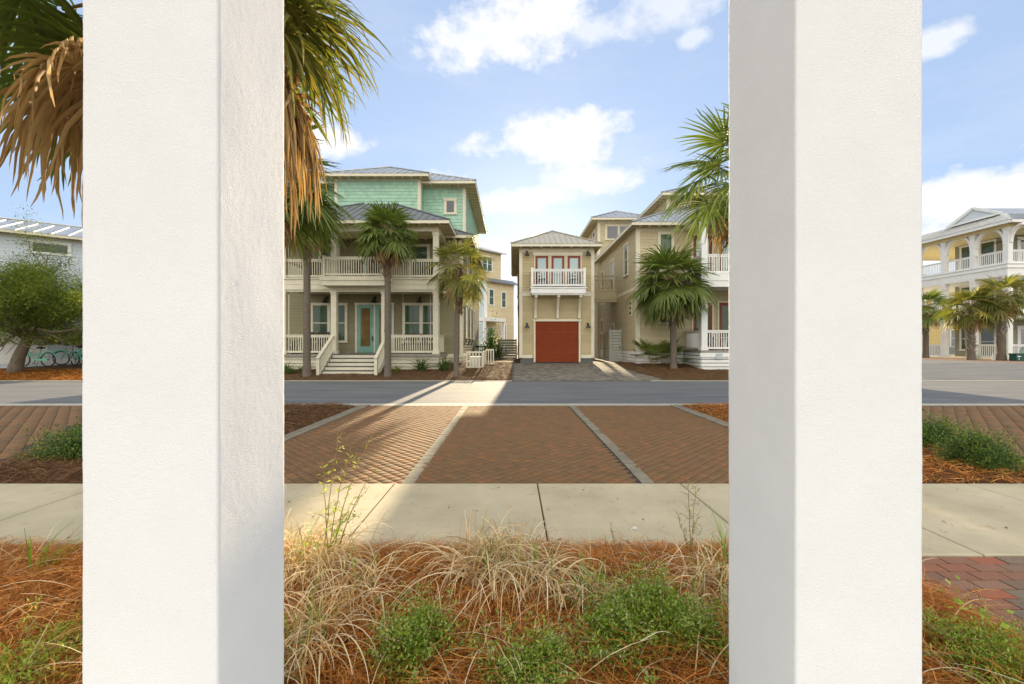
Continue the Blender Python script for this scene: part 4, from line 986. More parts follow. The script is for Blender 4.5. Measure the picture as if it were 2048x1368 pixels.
t = thing('hanging_towel', 'yellow towel hung on a ground floor post of the arcaded house', 'towel', (34.8, 32.35, .6))
X, Zs = np.meshgrid(np.linspace(0, 1, 9), np.linspace(0, 1, 12)); V = np.stack([34.86 + .03 * np.sin(X * 9 + Zs * 2), 32.1 + .45 * X * (.8 + .2 * Zs), 1.0 + .75 * Zs], -1).reshape(-1, 3)
i = (np.arange(11)[:, None] * 9 + np.arange(8)[None]).ravel(); np_obj('cloth', V, np.stack([i, i + 1, i + 10, i + 9], 1), M['yellow_cloth'], t, True)

# litter and leaves on the sidewalk
for (x, y, s, lab) in ((.98, 3.52, .05, 'scrap of white paper on the near edge of the sidewalk'),):
    m = MB(); m.add([(x, y, .026), (x + s * 1.2, y + .01, .03), (x + s, y + s * .3, .04), (x + .01, y + s * .35, .028), (x + s * .5, y + s * .2, .05)], [(0, 1, 4), (1, 2, 4), (2, 3, 4), (3, 0, 4)]); tag(m.build('paper_scrap', M['paper']), lab, 'litter')
V = []; F = []
for i in range(70):
    x = rng.uniform(-4.2, 4.2); y = rng.uniform(3.2, 4.65); a = rng.uniform(0, 6.28); L = rng.uniform(.008, .022); w = L * rng.uniform(.12, .5); z = .026
    c, s_ = math.cos(a), math.sin(a); b = len(V)
    for u, v, dz in ((-L, 0, 0), (0, -w, .002), (L, 0, .006), (0, w, .003)): V.append((x + c * u - s_ * v, y + s_ * u + c * v, z + dz))
    F.append((b, b + 1, b + 2, b + 3))
o = np_obj('fallen_leaves', V, F, M['dead_leaf']); tag(o, 'scattered leaf bits on the sidewalk', 'leaf litter', kind='stuff')
# ---------------------------------------------------------------- plants
def unit(v): v = np.asarray(v, float); return v / (np.linalg.norm(v, axis=-1, keepdims=True) + 1e-9)
class Acc:
    def __init__(s): s.V = []; s.F = []; s.n = 0
    def add(s, V, F): V = np.asarray(V).reshape(-1, 3); s.V.append(V); s.F.append(np.asarray(F).reshape(-1, 4) + s.n); s.n += len(V)
    def build(s, name, mat, parent=None, smooth=False, rel=True): return np_obj(name, np.concatenate(s.V), np.concatenate(s.F), mat, parent, smooth, rel)
def strip_faces(nb, m, k=2):
    """faces of nb strips, each of m stations with k points across"""
    b = np.arange(nb)[:, None, None] * (m * k); i = np.arange(m - 1)[None, :, None] * k; j = np.arange(k - 1)[None, None, :]
    q = (b + i + j).ravel(); return np.stack([q, q + 1, q + k + 1, q + k], 1)

def frond(acc, pet, base, az, el, Lp, Rb, nseg=34, spread=2.15, sag=.22, cup=.18, droop=.35, roll=0., fold=.5, ragged=.1, pr=.016, split=.42, wmul=1.):
    d0 = np.array([math.cos(el) * math.cos(az), math.cos(el) * math.sin(az), math.sin(el)])
    t = np.linspace(0, 1, 6)[:, None]; P = np.asarray(base, float) + d0 * Lp * t; P[:, 2] -= sag * Lp * t[:, 0] ** 2
    T = unit(P[-1] - P[-2]); S = np.array([-math.sin(az), math.cos(az), 0.]); N = unit(np.cross(T, S)); S = np.cross(N, T)
    S, N = S * math.cos(roll) + N * math.sin(roll), N * math.cos(roll) - S * math.sin(roll)
    # stalk
    up = np.array([0, 0, 1.]) if abs(T[2]) < .95 else np.array([1., 0, 0]); sd = unit(np.cross(d0, up)); uu = np.cross(sd, d0)
    w = np.linspace(pr, pr * .55, 6)[:, None]
    ring = np.stack([P + sd * w, P + uu * w * .7, P - sd * w, P - uu * w * .7], 1)
    q = []
    for i in range(5):
        for k in range(4): q.append((i * 4 + k, i * 4 + (k + 1) % 4, i * 4 + 4 + (k + 1) % 4, i * 4 + 4 + k))
    pet.add(ring, q)
    phi = np.linspace(-spread, spread, nseg) + rng.normal(0, .012, nseg)
    keep = rng.random(nseg) > ragged * .35; phi = phi[keep]; n = len(phi); dphi = 2 * spread / nseg
    l = Rb * (.60 + .40 * np.cos(phi * .55)) * rng.uniform(.86, 1.08, n) * np.where(rng.random(n) < ragged, rng.uniform(.5, .9, n), 1)
    r = np.array([.03, .22, .42, .6, .78, .92, 1.]); m = len(r)
    D = np.cos(phi)[:, None] * T + np.sin(phi)[:, None] * S; Wd = -np.sin(phi)[:, None] * T + np.cos(phi)[:, None] * S
    lr = l[:, None] * r
    bnd = np.clip(droop * rng.uniform(.55, 1.45, n)[:, None] * 1.25 * np.clip(lr / Rb - .22, 0, 2), 0, .96) ** 1.15
    dirs = D[:, None] + N * (cup * (np.abs(phi) / spread))[:, None, None] - N * (.45 * lr / Rb)[..., None]
    dirs = unit(unit(dirs) * (1 - bnd)[..., None] + np.array([0, 0, -1.]) * bnd[..., None] + Wd[:, None] * (rng.normal(0, .10, n)[:, None] * r)[..., None] + (rng.normal(0, .07, (n, m, 3)) * (r ** 2)[None, :, None]))
    step = np.diff(np.concatenate([np.zeros((n, 1)), lr], 1), axis=1)
    pos = P[-1] + np.cumsum(dirs * step[..., None], 1)
    Wd = unit(Wd[:, None] + 0 * dirs); N = unit(np.cross(dirs, Wd)); Wd = np.cross(N, dirs)
    hw = np.where(r <= split, lr * dphi * .53, (l[:, None] * split * dphi * .53) * np.clip((1 - r) / (1 - split), 0, 1) ** .6) * wmul + .0012
    f = fold * rng.uniform(.6, 1.4, n)[:, None] * hw
    A = pos - Wd * hw[..., None]; B = pos - N * f[..., None]; C_ = pos + Wd * hw[..., None]
    acc.add(np.stack([A, B, C_], 2), strip_faces(n, m, 3))

def trunk_mesh(x, y, z0, z1, r0, r1, lean=(0, 0), n=14, seed=0):
    m = MB(); k = max(12, int((z1 - z0) / .09)); V = []
    for i in range(k + 1):
        q = i / k; z = z0 + (z1 - z0) * q; r = r0 + (r1 - r0) * q + (.05 * max(0, 1 - q * 9) ** 2)
        cx = x + lean[0] * q * q; cy = y + lean[1] * q * q
        for j in range(n):
            a = 2 * math.pi * j / n
            rr = r * (1 + .05 * mnoise.noise(Vector((math.cos(a) * 2 + seed, math.sin(a) * 2, z * 3))) + .03 * mnoise.noise(Vector((math.cos(a) * 5 + seed, math.sin(a) * 5, z * 16))) + (.018 if i % 2 else 0))
            V.append((cx + rr * math.cos(a), cy + rr * math.sin(a), z))
    F = [(i * n + j, i * n + (j + 1) % n, (i + 1) * n + (j + 1) % n, (i + 1) * n + j) for i in range(k) for j in range(n)] + [tuple(k * n + j for j in range(n))]
    return m.add(V, F)

def boots(x, y, z0, z1, r, n, mat, par, size=.22, spread=.5):
    m = MB()
    for i in range(n):
        q = i / n; z = z0 + (z1 - z0) * q; a = i * 2.39996 + random.uniform(-.2, .2); L = size * random.uniform(.7, 1.25); t = spread * random.uniform(.6, 1.3)
        c, s = math.cos(a), math.sin(a); p = Vector((x + c * r * .8, y + s * r * .8, z)); d = Vector((c * t, s * t, 1)).normalized(); sd = Vector((-s, c, 0)); o = Vector((c, s, 0))
        w = .065 * random.uniform(.8, 1.2); e = p + d * L
        for sg in (-1, 1):   # a split base: two prongs
            b0 = p + sd * sg * w * .55; b1 = p + sd * sg * w * 1.1 - Vector((0, 0, .03)); tt = e + sd * sg * w * .15
            k = o * .022
            V = [b0 - k, b1 - k, b1 + k, b0 + k, tt - sd * .018 - k * .6, tt + sd * .018 - k * .6, tt + sd * .018 + k * .6, tt - sd * .018 + k * .6]
            m.add(V, [(0, 1, 2, 3), (7, 6, 5, 4), (0, 4, 5, 1), (1, 5, 6, 2), (2, 6, 7, 3), (3, 7, 4, 0)])
    return m.build('leaf_base', mat, par)

def palm(label, x, y, zc, Lp, Rb, nf, tr=.14, z0=None, boot=(.9, 34), lean=(0, 0), mat='palm', bootmat='boot', dead=5, nseg=30, elmin=-35, elmax=82, group='cabbage palms', droop=.4, seed=1, trunk_mat='palm_bark'):
    z0 = tz(x, y) - .03 if z0 is None else z0
    t = thing('palm_tree', label, 'palm', (x, y, z0), group=group)
    cx, cy = x + lean[0], y + lean[1]
    trunk_mesh(x, y, z0, zc - .1, tr, tr * .82, lean, seed=seed).build('trunk', M[trunk_mat], t, smooth=True)
    if boot[1]: boots(cx, cy, zc - .15 - boot[0], zc - .1, tr * .95, boot[1], M[bootmat], t)
    acc, pet = Acc(), Acc()
    for i in range(nf):
        q = (i + .5) / nf; el = R(elmax - (elmax - elmin) * q ** .85 + rng.uniform(-7, 7)); az = i * 2.39996 + rng.uniform(-.25, .25)
        s = rng.uniform(.85, 1.12)
        frond(acc, pet, (cx + .05 * math.cos(az), cy + .05 * math.sin(az), zc - .15 * q), az, el, Lp * s, Rb * s, nseg=nseg, droop=droop * rng.uniform(.7, 1.4) * (.7 + .6 * q), sag=.2 + .1 * q, roll=rng.uniform(-.5, .5))
    acc.build('crown', M[mat], t); pet.build('leaf_stalk', M['petiole'], t)
    if dead:
        acc, pet = Acc(), Acc()
        for i in range(dead):
            az = i * 2.39996 + 1.1; s = rng.uniform(.75, 1.)
            frond(acc, pet, (cx + .08 * math.cos(az), cy + .08 * math.sin(az), zc - .2), az, R(rng.uniform(-60, -30)), Lp * .8 * s, Rb * .85 * s, nseg=int(nseg * .7), droop=1.1, ragged=.3, fold=.9, sag=.5)
        acc.build('dead_frond', M['palm_dead'], t); pet.build('dead_stalk', M['petiole_dead'], t)
    return t

# palms before the olive house
palm('slim palm before the olive house, left of the front stairs', -9.3, 19.35, 7.2, .85, .85, 34, tr=.165, seed=2, boot=(1.7, 70), elmin=-14, droop=.3)
palm('palm at the right handrail of the olive house stairs', -5.62, 19.3, 6.6, .8, .9, 48, tr=.15, seed=3, boot=(1.9, 76), elmin=-25, lean=(-.02, 0))
palm('short palm at the right corner of the olive house, rough leaf bases down its trunk', -2.52, 19.3, 5.15, .95, .85, 30, tr=.125, seed=4, boot=(2.1, 74), mat='palm_warm', lean=(.12, .1), elmin=-50, droop=.3)  # yellow leaves put sunlight into the colour of this crown
palm('full palm growing before the beige house at right, beside a clump of palmettos', 8.1, 21.4, 4.8, 1.2, 1.25, 60, tr=.165, seed=5, boot=(.5, 16), elmin=-50, lean=(-.08, 0), dead=8)
# palms in the beds beside the parking bays
palm('palm leaning out above the left parking bed, its trunk behind the left pillar', -4.68, 8.1, 4.75, .72, 1.0, 34, tr=.17, z0=0, seed=6, nseg=40, elmin=-22, droop=.28, dead=3, boot=(1.0, 36))
palm('palm above the right parking bed, its trunk behind the right pillar', 5.12, 9.3, 5.3, .95, 1.05, 27, tr=.17, z0=0, seed=7, nseg=40, elmin=-32, dead=5, boot=(1.0, 36))
# palms by the arcaded house
palm('shaggy palm beside the green utility boxes, rightmost of the photo', 31.2, 27.2, 4.75, .95, .95, 38, tr=.22, seed=8, boot=(2.6, 90), bootmat='boot_pale', mat='palm_warm', elmin=-40)
palm('shaggy palm left of the leafless hedge, before the arcaded house', 30.1, 28.0, 4.1, .95, .98, 40, tr=.22, seed=9, boot=(2.9, 96), bootmat='boot_pale', mat='palm_warm', elmin=-40)
palm('palm half hidden by the right edge of the right pillar', 31.6, 32.6, 4.5, 1., 1., 34, tr=.2, seed=10, boot=(2, 60), bootmat='boot_pale')

# the near palm behind the left pillar: every frond by itself
t = thing('palm_tree', 'near palm with big hanging brown fronds behind the left pillar', 'palm', (-2.12, 3.0, 0), group='cabbage palms')
trunk_mesh(-2.12, 3.0, 0, 3.95, .17, .15, seed=11, n=20).build('trunk', M['palm_bark'], t, smooth=True)
boots(-2.12, 3.0, 2.2, 3.95, .16, 60, M['boot'], t, size=.3)
def nf(az, el, Lp, Rb, dead=False, mat=None, **k):
    a, p = Acc(), Acc(); az = R(az); el = R(el)
    frond(a, p, (-2.12 + .1 * math.cos(az), 3.0 + .1 * math.sin(az), 3.95 - (.03 if dead else 0)), az, el, Lp, Rb, nseg=k.pop('nseg', 46), pr=.026, **k)
    f = a.build('dead_frond' if dead else 'frond', M[mat or ('palm_dead' if dead else 'palm_warm')], t)
    p.build('leaf_stalk', M['petiole_dead' if dead else 'petiole'], f)
# az: 0 right, 90 away, 180 left, 270 to the camera
nf(12, -8, .38, .88, droop=.8, ragged=.25); nf(-12, -14, .34, .85, droop=.85, ragged=.3); nf(40, 28, .45, .85, droop=.75)
nf(-30, 20, .4, .9, droop=.7); nf(70, 30, .5, .9, droop=.7); nf(20, 30, .4, .9, droop=.7)
nf(2, -40, .45, .92, True, droop=.9, ragged=.25, fold=.9, cup=-.1); nf(28, -40, .5, .95, True, droop=.95, ragged=.3, fold=.9, cup=-.15); nf(-22, -45, .42, .9, True, droop=1.0, ragged=.3, fold=.9, cup=-.1)
nf(50, -45, .5, .9, True, droop=1., ragged=.3, fold=.9); nf(10, -58, .62, .9, True, droop=.8, ragged=.3, fold=1., cup=-.2)
nf(186, -30, .82, .92, True, droop=.95, ragged=.2, fold=.8, cup=-.12); nf(165, -24, .95, .92, True, droop=.95, ragged=.25, fold=.8, cup=-.12); nf(205, -36, .75, .88, True, droop=1.0, ragged=.25, fold=.85, cup=-.12)
nf(150, -42, .75, .92, True, droop=1.0, ragged=.3, fold=.85, cup=-.1); nf(170, -36, .6, 1.0, True, droop=1.0, ragged=.25, fold=.85, cup=-.1)
nf(168, -8, .8, 1.1, mat='palm', droop=.7); nf(140, -12, .9, 1.15, mat='palm', droop=.7); nf(195, 2, .95, 1.1, mat='palm', droop=.6); nf(178, 12, 1.0, 1.1, mat='palm', droop=.6); nf(155, 5, 1.2, 1.1, mat='palm', droop=.6)
nf(120, 25, .9, 1.1, mat='palm'); nf(215, 20, .9, 1.05, mat='palm'); nf(100, 25, .7, 1., mat='palm'); nf(180, 50, .9, 1.05); nf(90, 60, .8, 1.); nf(260, 45, .8, 1.); nf(310, 40, .8, 1.)

# ---------------------------------------------------------------- generic leaf and blade makers
def blades(n, cx, cy, zf, rad, L=(.4, .7), el=(50, 85), bend=(60, 130), w=.005, curl=0, m=8, az=None, jitter=.0):
    a = rng.uniform(0, 2 * np.pi, n) if az is None else rng.normal(az[0], az[1], n)
    rr = rad * np.sqrt(rng.random(n)); b = rng.uniform(0, 2 * np.pi, n)
    x = cx + rr * np.cos(b); y = cy + rr * np.sin(b); z = np.array([zf(p, q) for p, q in zip(x, y)])
    l = rng.uniform(*L, n); e0 = np.radians(rng.uniform(*el, n)); bd = np.radians(rng.uniform(*bend, n))
    s = np.linspace(0, 1, m); e = e0[:, None] - bd[:, None] * s ** 1.25; aa = a[:, None] + rng.normal(0, .25, n)[:, None] * s + jitter * rng.normal(0, 1, (n, m)) * s
    d = np.stack([np.cos(e) * np.cos(aa), np.cos(e) * np.sin(aa), np.sin(e)], -1) * (l / (m - 1))[:, None, None]
    p = np.cumsum(d, 1) - d; p += np.stack([x, y, z], -1)[:, None]
    gz = np.array(z)[:, None] - .0; p[..., 2] = np.maximum(p[..., 2], gz + .012 + .02 * s)
    sd = np.stack([-np.sin(aa), np.cos(aa), np.zeros_like(aa)], -1); tw = rng.normal(0, .5, n)[:, None, None]
    sd = sd * np.cos(tw) + np.array([0, 0, 1.]) * np.sin(tw)
    hw = (w * rng.uniform(.6, 1.3, n))[:, None] * np.clip(1.15 - s, .12, 1) ** .6 * .5
    return np.stack([p - sd * hw[..., None], p + sd * hw[..., None]], 2), strip_faces(n, m, 2)

def leaves(C, size, aspect=.42, dirs=None, flat=.4):
    n = len(C); d = unit(rng.normal(0, 1, (n, 3)) * [1, 1, flat] + [0, 0, .25]) if dirs is None else unit(dirs * .6 + rng.normal(0, .8, (n, 3)))
    s = unit(np.cross(d, rng.normal(0, 1, (n, 3)) * [.5, .5, 1] + [0, 0, .6])); l = size * rng.uniform(.6, 1.3, n)[:, None]
    return np.stack([C, C + d * l * .5 + s * l * aspect * .5, C + d * l, C + d * l * .5 - s * l * aspect * .5], 1), np.arange(n * 4).reshape(n, 4)

def mound(label, name, cat, cx, cy, z0, rx, ry, h, n, size, mats, stems=60, group=None, lump=.35, aspect=.42, pale_top=False, shoots=.2):
    t = thing(name, label, cat, (cx, cy, z0), group=group)
    k = 16; cl = unit(rng.normal(0, 1, (k, 3)) * [1, 1, .8] + [0, 0, .5]); cl[:, 2] = np.abs(cl[:, 2]); cr = rng.uniform(.25, .5, k)
    pts = []
    while sum(len(p) for p in pts) < n:
        c = rng.integers(0, k, 4000); q = cl[c] * rng.uniform(.35, .78, (4000, 1)) + unit(rng.normal(0, 1, (4000, 3))) * (cr[c] * rng.random(4000) ** .4)[:, None]
        q = q[q[:, 2] > 0]; pts.append(q)
    P = np.concatenate(pts)[:n]; ns = int(n * shoots); sh = unit(rng.normal(0, 1, (46, 3)) * [1, 1, .7] + [0, 0, .45]); sh[:, 2] = np.abs(sh[:, 2]); sl = rng.uniform(.85, 1.4, 46); si = rng.integers(0, 46, ns)
    P[:ns] = sh[si] * (sl[si] * rng.uniform(.5, 1, ns))[:, None] + rng.normal(0, .035, (ns, 3)); P[:, 2] = np.abs(P[:, 2]); W = P * [rx, ry, h] + [cx, cy, z0]
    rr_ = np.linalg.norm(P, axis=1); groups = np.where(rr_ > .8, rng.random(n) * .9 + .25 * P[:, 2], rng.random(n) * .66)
    if len(mats) == 1: V, F = leaves(W, size, aspect, dirs=P * .8 + [0, 0, .3]); np_obj('foliage', V, F, M[mats[0]], t)
    else:
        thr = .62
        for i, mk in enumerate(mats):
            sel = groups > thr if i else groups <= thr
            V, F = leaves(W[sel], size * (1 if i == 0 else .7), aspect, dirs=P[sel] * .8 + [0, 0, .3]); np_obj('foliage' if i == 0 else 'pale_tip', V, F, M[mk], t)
    m = MB()
    for i in range(stems):
        q = W[rng.integers(0, n)]; m.tube([(cx + rng.normal(0, rx * .12), cy + rng.normal(0, ry * .12), z0), (cx + (q[0] - cx) * .55, cy + (q[1] - cy) * .55, z0 + (q[2] - z0) * .75), tuple(q)], [.004, .003, .0015], 4, caps=False)
    if stems: m.build('stem', M['twig'], t)
    return t

def tuft(name, label, cat, cx, cy, zf, specs, group=None):
    t = thing(name, label, cat, (cx, cy, zf(cx, cy)), group=group)
    for part, mat, kw in specs:
        V, F = blades(cx=cx, cy=cy, zf=zf, **kw); np_obj(part, V, F, M[mat], t)
    return t
zn = lambda x, y: max(z_near(x, y), .0)
GD = 'clumps of dry ornamental grass in the near bed'
def dry_clump(label, cx, cy, n, L, rad, green=18, w=.0075):
    return tuft('dry_grass_clump', label, 'grass clump', cx, cy, zn, [
        ('dry_blade', 'dry_grass', dict(n=int(n * .72), rad=rad, L=L, el=(50, 88), bend=(105, 205), w=w, m=12)),
        ('dead_thatch', 'straw', dict(n=n // 3, rad=rad * 1.15, L=(L[0] * .6, L[1] * .7), el=(20, 70), bend=(40, 120), w=w * .6, m=7)),
        ('green_blade', 'green_grass', dict(n=green, rad=rad * .7, L=(L[0] * .6, L[1] * .75), el=(68, 88), bend=(10, 50), w=w * 1.1, m=7))], GD)
dry_clump('large dry grass clump in front of the middle of the sidewalk', -.13, 2.66, 420, (.36, .64), .2)
dry_clump('dry grass clump leaning against the left pillar, tallest of all', -1.26, 2.66, 420, (.38, .66), .2)
dry_clump('dry grass clump just right of the largest clump, spilling over it', .16, 2.56, 260, (.28, .5), .16, 20)
dry_clump('low dry grass clump between the largest clump and the widest green shrub', .44, 2.45, 170, (.2, .38), .13, 34)
dry_clump('dry grass clump at the right pillar', 1.18, 2.52, 220, (.3, .5), .14)
dry_clump('dry grass clump lowest at the left pillar, with bright green blades', -.98, 2.02, 240, (.3, .5), .16, 26)
dry_clump('small dry grass clump behind the middle clump, at the sidewalk edge', .05, 2.95, 260, (.26, .46), .2, 8)
dry_clump('dry grass clump behind the left pillar edge, against the sidewalk', -1.62, 2.95, 260, (.3, .55), .18, 8)
dry_clump('dry grass clump left of the small bright shrub, flattened to the ground', -.88, 2.42, 200, (.3, .52), .17, 10)
# low green shrubs at the bottom of the picture
GS = 'low green shrubs in the near bed'
mound('small bright green shrub left of centre in the near bed', 'low_shrub', 'shrub', -.45, 2.02, .03, .24, .22, .33, 7500, .021, ['leaf', 'leaf_pale'], 70, GS)
mound('smallest green shrub at the bottom centre', 'low_shrub', 'shrub', .06, 1.95, .02, .26, .2, .27, 7500, .021, ['leaf', 'leaf_pale'], 60, GS)
mound('widest green shrub, at the bottom right beside the right pillar', 'low_shrub', 'shrub', .72, 2.12, .02, .46, .34, .38, 21000, .021, ['leaf', 'leaf_pale'], 130, GS)
mound('yellow green shrub in the bottom left corner', 'low_shrub', 'shrub', -2.32, 1.98, .0, .45, .28, .25, 9000, .026, ['leaf_yellow', 'leaf'], 90, GS, aspect=.25)
mound('green shrub in the bottom right corner beside the brick walk', 'low_shrub', 'shrub', 2.2, 2.0, .0, .42, .26, .27, 9000, .022, ['leaf', 'leaf_yellow'], 110, GS, aspect=.32)
mound('sparse green shrub hugging the left pillar at the bottom', 'low_shrub', 'shrub', -1.12, 1.9, .0, .16, .16, .24, 2600, .02, ['leaf', 'leaf_pale'], 40, GS)
mound('rounded dark shrub at the left parking bed, beyond the sidewalk', 'round_shrub', 'shrub', -5.7, 5.9, .0, .95, .6, .60, 34000, .038, ['leaf_dark', 'leaf'], 90, shoots=.06, group= 'dark round shrubs beyond the sidewalk')
mound('dark round shrub beyond the sidewalk at right, next to the pillar', 'round_shrub', 'shrub', 6.1, 6.3, .0, .55, .45, .54, 19000, .036, ['leaf_dark', 'leaf'], 70, shoots=.06, group= 'dark round shrubs beyond the sidewalk')
mound('dark round shrub beyond the sidewalk at far right, before the brick bay', 'round_shrub', 'shrub', 5.8, 5.3, .0, .46, .36, .54, 19000, .032, ['leaf_dark', 'leaf'], 70, shoots=.06, group= 'dark round shrubs beyond the sidewalk')

# a thin branching weed with yellow green leaves beside the left pillar
def weed(label, x, y, stems, mat, leaf, dens, droopy=0., aspect=.3):
    t = thing('tall_weed', label, 'weed', (x, y, zn(x, y))); m = MB(); C = []; Dn = []
    for (tx, ty, h) in stems:
        p0 = np.array([x + rng.normal(0, .03), y + rng.normal(0, .03), zn(x, y)]); p2 = np.array([x + tx, y + ty, h]); p1 = np.array([x + tx * .25, y + ty * .25, h * .62])
        q = np.linspace(0, 1, 14)[:, None]; P = (1 - q) ** 2 * p0 + 2 * q * (1 - q) * p1 + q * q * p2; P += rng.normal(0, .005, P.shape) * q
        m.tube([tuple(v) for v in P], list(np.linspace(.0042, .0012, 14)), 5)
        for i in range(3, 13):
            if rng.random() < .62:
                a = rng.uniform(0, 6.28); L = rng.uniform(.05, .16) * (1.2 - i / 14); e = P[i] + np.array([math.cos(a) * L, math.sin(a) * L, L * rng.uniform(-.1, .7)])
                m.tube([tuple(P[i]), tuple((P[i] + e) / 2 + [0, 0, .01]), tuple(e)], [.0018, .0014, .0008], 4)
                for s in np.linspace(.2, 1, max(2, int(L * dens))):
                    C.append(P[i] + (e - P[i]) * s); Dn.append(unit(e - P[i]) + rng.normal(0, .6, 3))
            for _ in range(2): C.append(P[i] + rng.normal(0, .004, 3)); Dn.append(rng.normal(0, 1, 3) + [0, 0, .2])
    m.build('stem', M['twig'], t); V, F = leaves(np.array(C), leaf, aspect, dirs=np.array(Dn)); np_obj('foliage', V, F, M[mat], t)
weed('thin branching weed with yellow green leaves beside the left pillar', -1.18, 2.72, [(.03, .1, .98), (.16, .0, .9), (.30, .05, 1.0), (-.05, .05, .8), (.14, .1, .55), (.36, .1, .84), (.28, -.02, .66)], 'leaf_yellow', .036, 62)
weed('dark thin weed with short stiff leaves near the right pillar', 1.22, 2.95, [(.02, .05, .62), (.07, .02, .58), (-.1, 0, .42), (.12, .1, .36)], 'leaf', .034, 26, aspect=.16)
weed('leafless tiny weed on the sidewalk edge right of centre', .72, 3.0, [(-.03, .0, .3), (.06, .02, .17)], 'twig', .02, 10)
tuft('spiky_grass', 'spray of green spiky grass blades at the sidewalk edge far left', 'grass clump', -2.98, 2.68, zn, [('green_blade', 'green_grass', dict(n=26, rad=.05, L=(.2, .42), el=(45, 75), bend=(0, 40), w=.010, m=7, az=(.35, .7)))])
tuft('spiky_grass', 'upright green grass blades at the right pillar, beyond the dry clump', 'grass clump', 1.42, 2.75, zn, [('green_blade', 'green_grass', dict(n=22, rad=.06, L=(.2, .42), el=(60, 88), bend=(0, 60), w=.008, m=7)), ('dry_blade', 'dry_grass', dict(n=14, rad=.06, L=(.2, .36), el=(40, 80), bend=(40, 120), w=.005, m=7))])
t = tuft('leafy_sprig', 'few broad yellow green leaves poking from the corner shrub at right', 'weed', 2.34, 2.12, lambda x, y: .25, [('leaf_stem', 'twig', dict(n=6, rad=.06, L=(.1, .2), el=(50, 80), bend=(0, 40), w=.003, m=5))])
C = np.array([[2.26 + rng.normal(0, .07), 2.12 + rng.normal(0, .06), .29 + rng.normal(0, .04)] for _ in range(14)]); C[:, 2] -= .03; V, F = leaves(C, .036, .7); np_obj('foliage', V, F, M['leaf_yellow'], t)

# pine straw
def flattened(n, xr, yr):
    V = []; F = []; k = 0
    A_ = Acc()
    for _ in range(n):
        cx, cy = rng.uniform(*xr), rng.uniform(*yr)
        A_.add(*blades(int(rng.integers(2, 6)), cx, cy, zn, .06, (.18, .5), (8, 60), (20, 140), .006, m=9, jitter=.15))
    return tag(A_.build('flattened_grass', M['dry_grass']), 'loose dry grass blades lying over the near bed', 'dry grass', kind='stuff')
flattened(330, (-4.4, 2.4), (1.8, 3.0))
def straw(name, label, n, xr, yr, zf, L, w, P=None, lift=.03, mat='straw', m=5):
    x = rng.uniform(*xr, n); y = rng.uniform(*yr, n)
    if P is not None: k = inside(x, y, P); x, y = x[k], y[k]
    n = len(x); a = rng.uniform(0, 2 * np.pi, n); l = rng.uniform(*L, n); cv = rng.normal(0, .9, n)
    z = np.array([zf(p, q) for p, q in zip(x, y)]) + rng.random(n) ** 2 * lift
    s = np.linspace(-.5, .5, m); aa = a[:, None] + cv[:, None] * s; tilt = rng.normal(0, .22, n)[:, None]; arch = rng.normal(.0, .06, n)[:, None]
    px = x[:, None] + l[:, None] * s * np.cos(aa); py = y[:, None] + l[:, None] * s * np.sin(aa); pz = z[:, None] + l[:, None] * (tilt * s + arch * (1 - 4 * s * s)) + .004
    p = np.stack([px, py, pz], -1); sd = np.stack([-np.sin(aa), np.cos(aa), rng.normal(0, .5, n)[:, None] + 0 * aa], -1); sd = unit(sd)
    hw = (w * rng.uniform(.6, 1.3, n))[:, None] * np.where(np.abs(s) > .45, .5, 1) * .5
    V = np.stack([p - sd * hw[..., None], p + sd * hw[..., None]], 2)
    o = np_obj(name, V, strip_faces(n, m, 2), M[mat]); return tag(o, label, 'pine straw', kind='stuff')
straw('pine_straw', 'orange pine straw heaped over the near bed', 90000, (-4.6, 2.62), (1.72, 3.14), z_near, (.10, .24), .0026, lift=.05)
straw('pine_straw', 'orange pine straw heaped over the near bed', 9000, (-4.6, 2.5), (3.02, 3.24), lambda x, y: max(z_near(x, y), .026), (.06, .2), .0024, lift=.035)
straw('pine_straw', 'orange pine straw heaped over the near bed', 9000, (-4.6, 2.6), (1.72, 3.1), lambda x, y: z_near(x, y) + .05 + .05 * mnoise.noise(Vector((x * 3, y * 3, 9))), (.12, .28), .0026, lift=.10)
straw('pine_straw', 'loose pine needles blown onto the sidewalk', 500, (-5, 5), (3.12, 4.6), lambda x, y: .024, (.04, .14), .002, lift=.004)
straw('pine_straw', 'brown pine straw over the left parking bed', 26000, (-9.2, -3.8), (4.75, 10.9), z_lb, (.12, .26), .006, P=LB, lift=.05, mat='mulch')
straw('pine_straw', 'pale brown pine straw over the right parking bed', 26000, (4.2, 8.5), (4.75, 10.9), z_rb, (.12, .26), .006, P=RB, lift=.05)
straw('pine_straw', 'brown mulch around the olive house palms', 26000, (-14.5, .3), (18.6, 24), z_f1, (.12, .3), .007, P=FB1, lift=.04, mat='mulch')
straw('pine_straw', 'brown mulch before the right house', 20000, (5.8, 16), (18.6, 24), z_f2, (.12, .3), .007, P=FB2, lift=.05, mat='mulch')
straw('pine_straw', 'golden straw under the tree by the bicycles', 12000, (-29, -18), (18.7, 21.6), lambda x, y: tz(x, y) - .03, (.15, .35), .02, lift=.04)

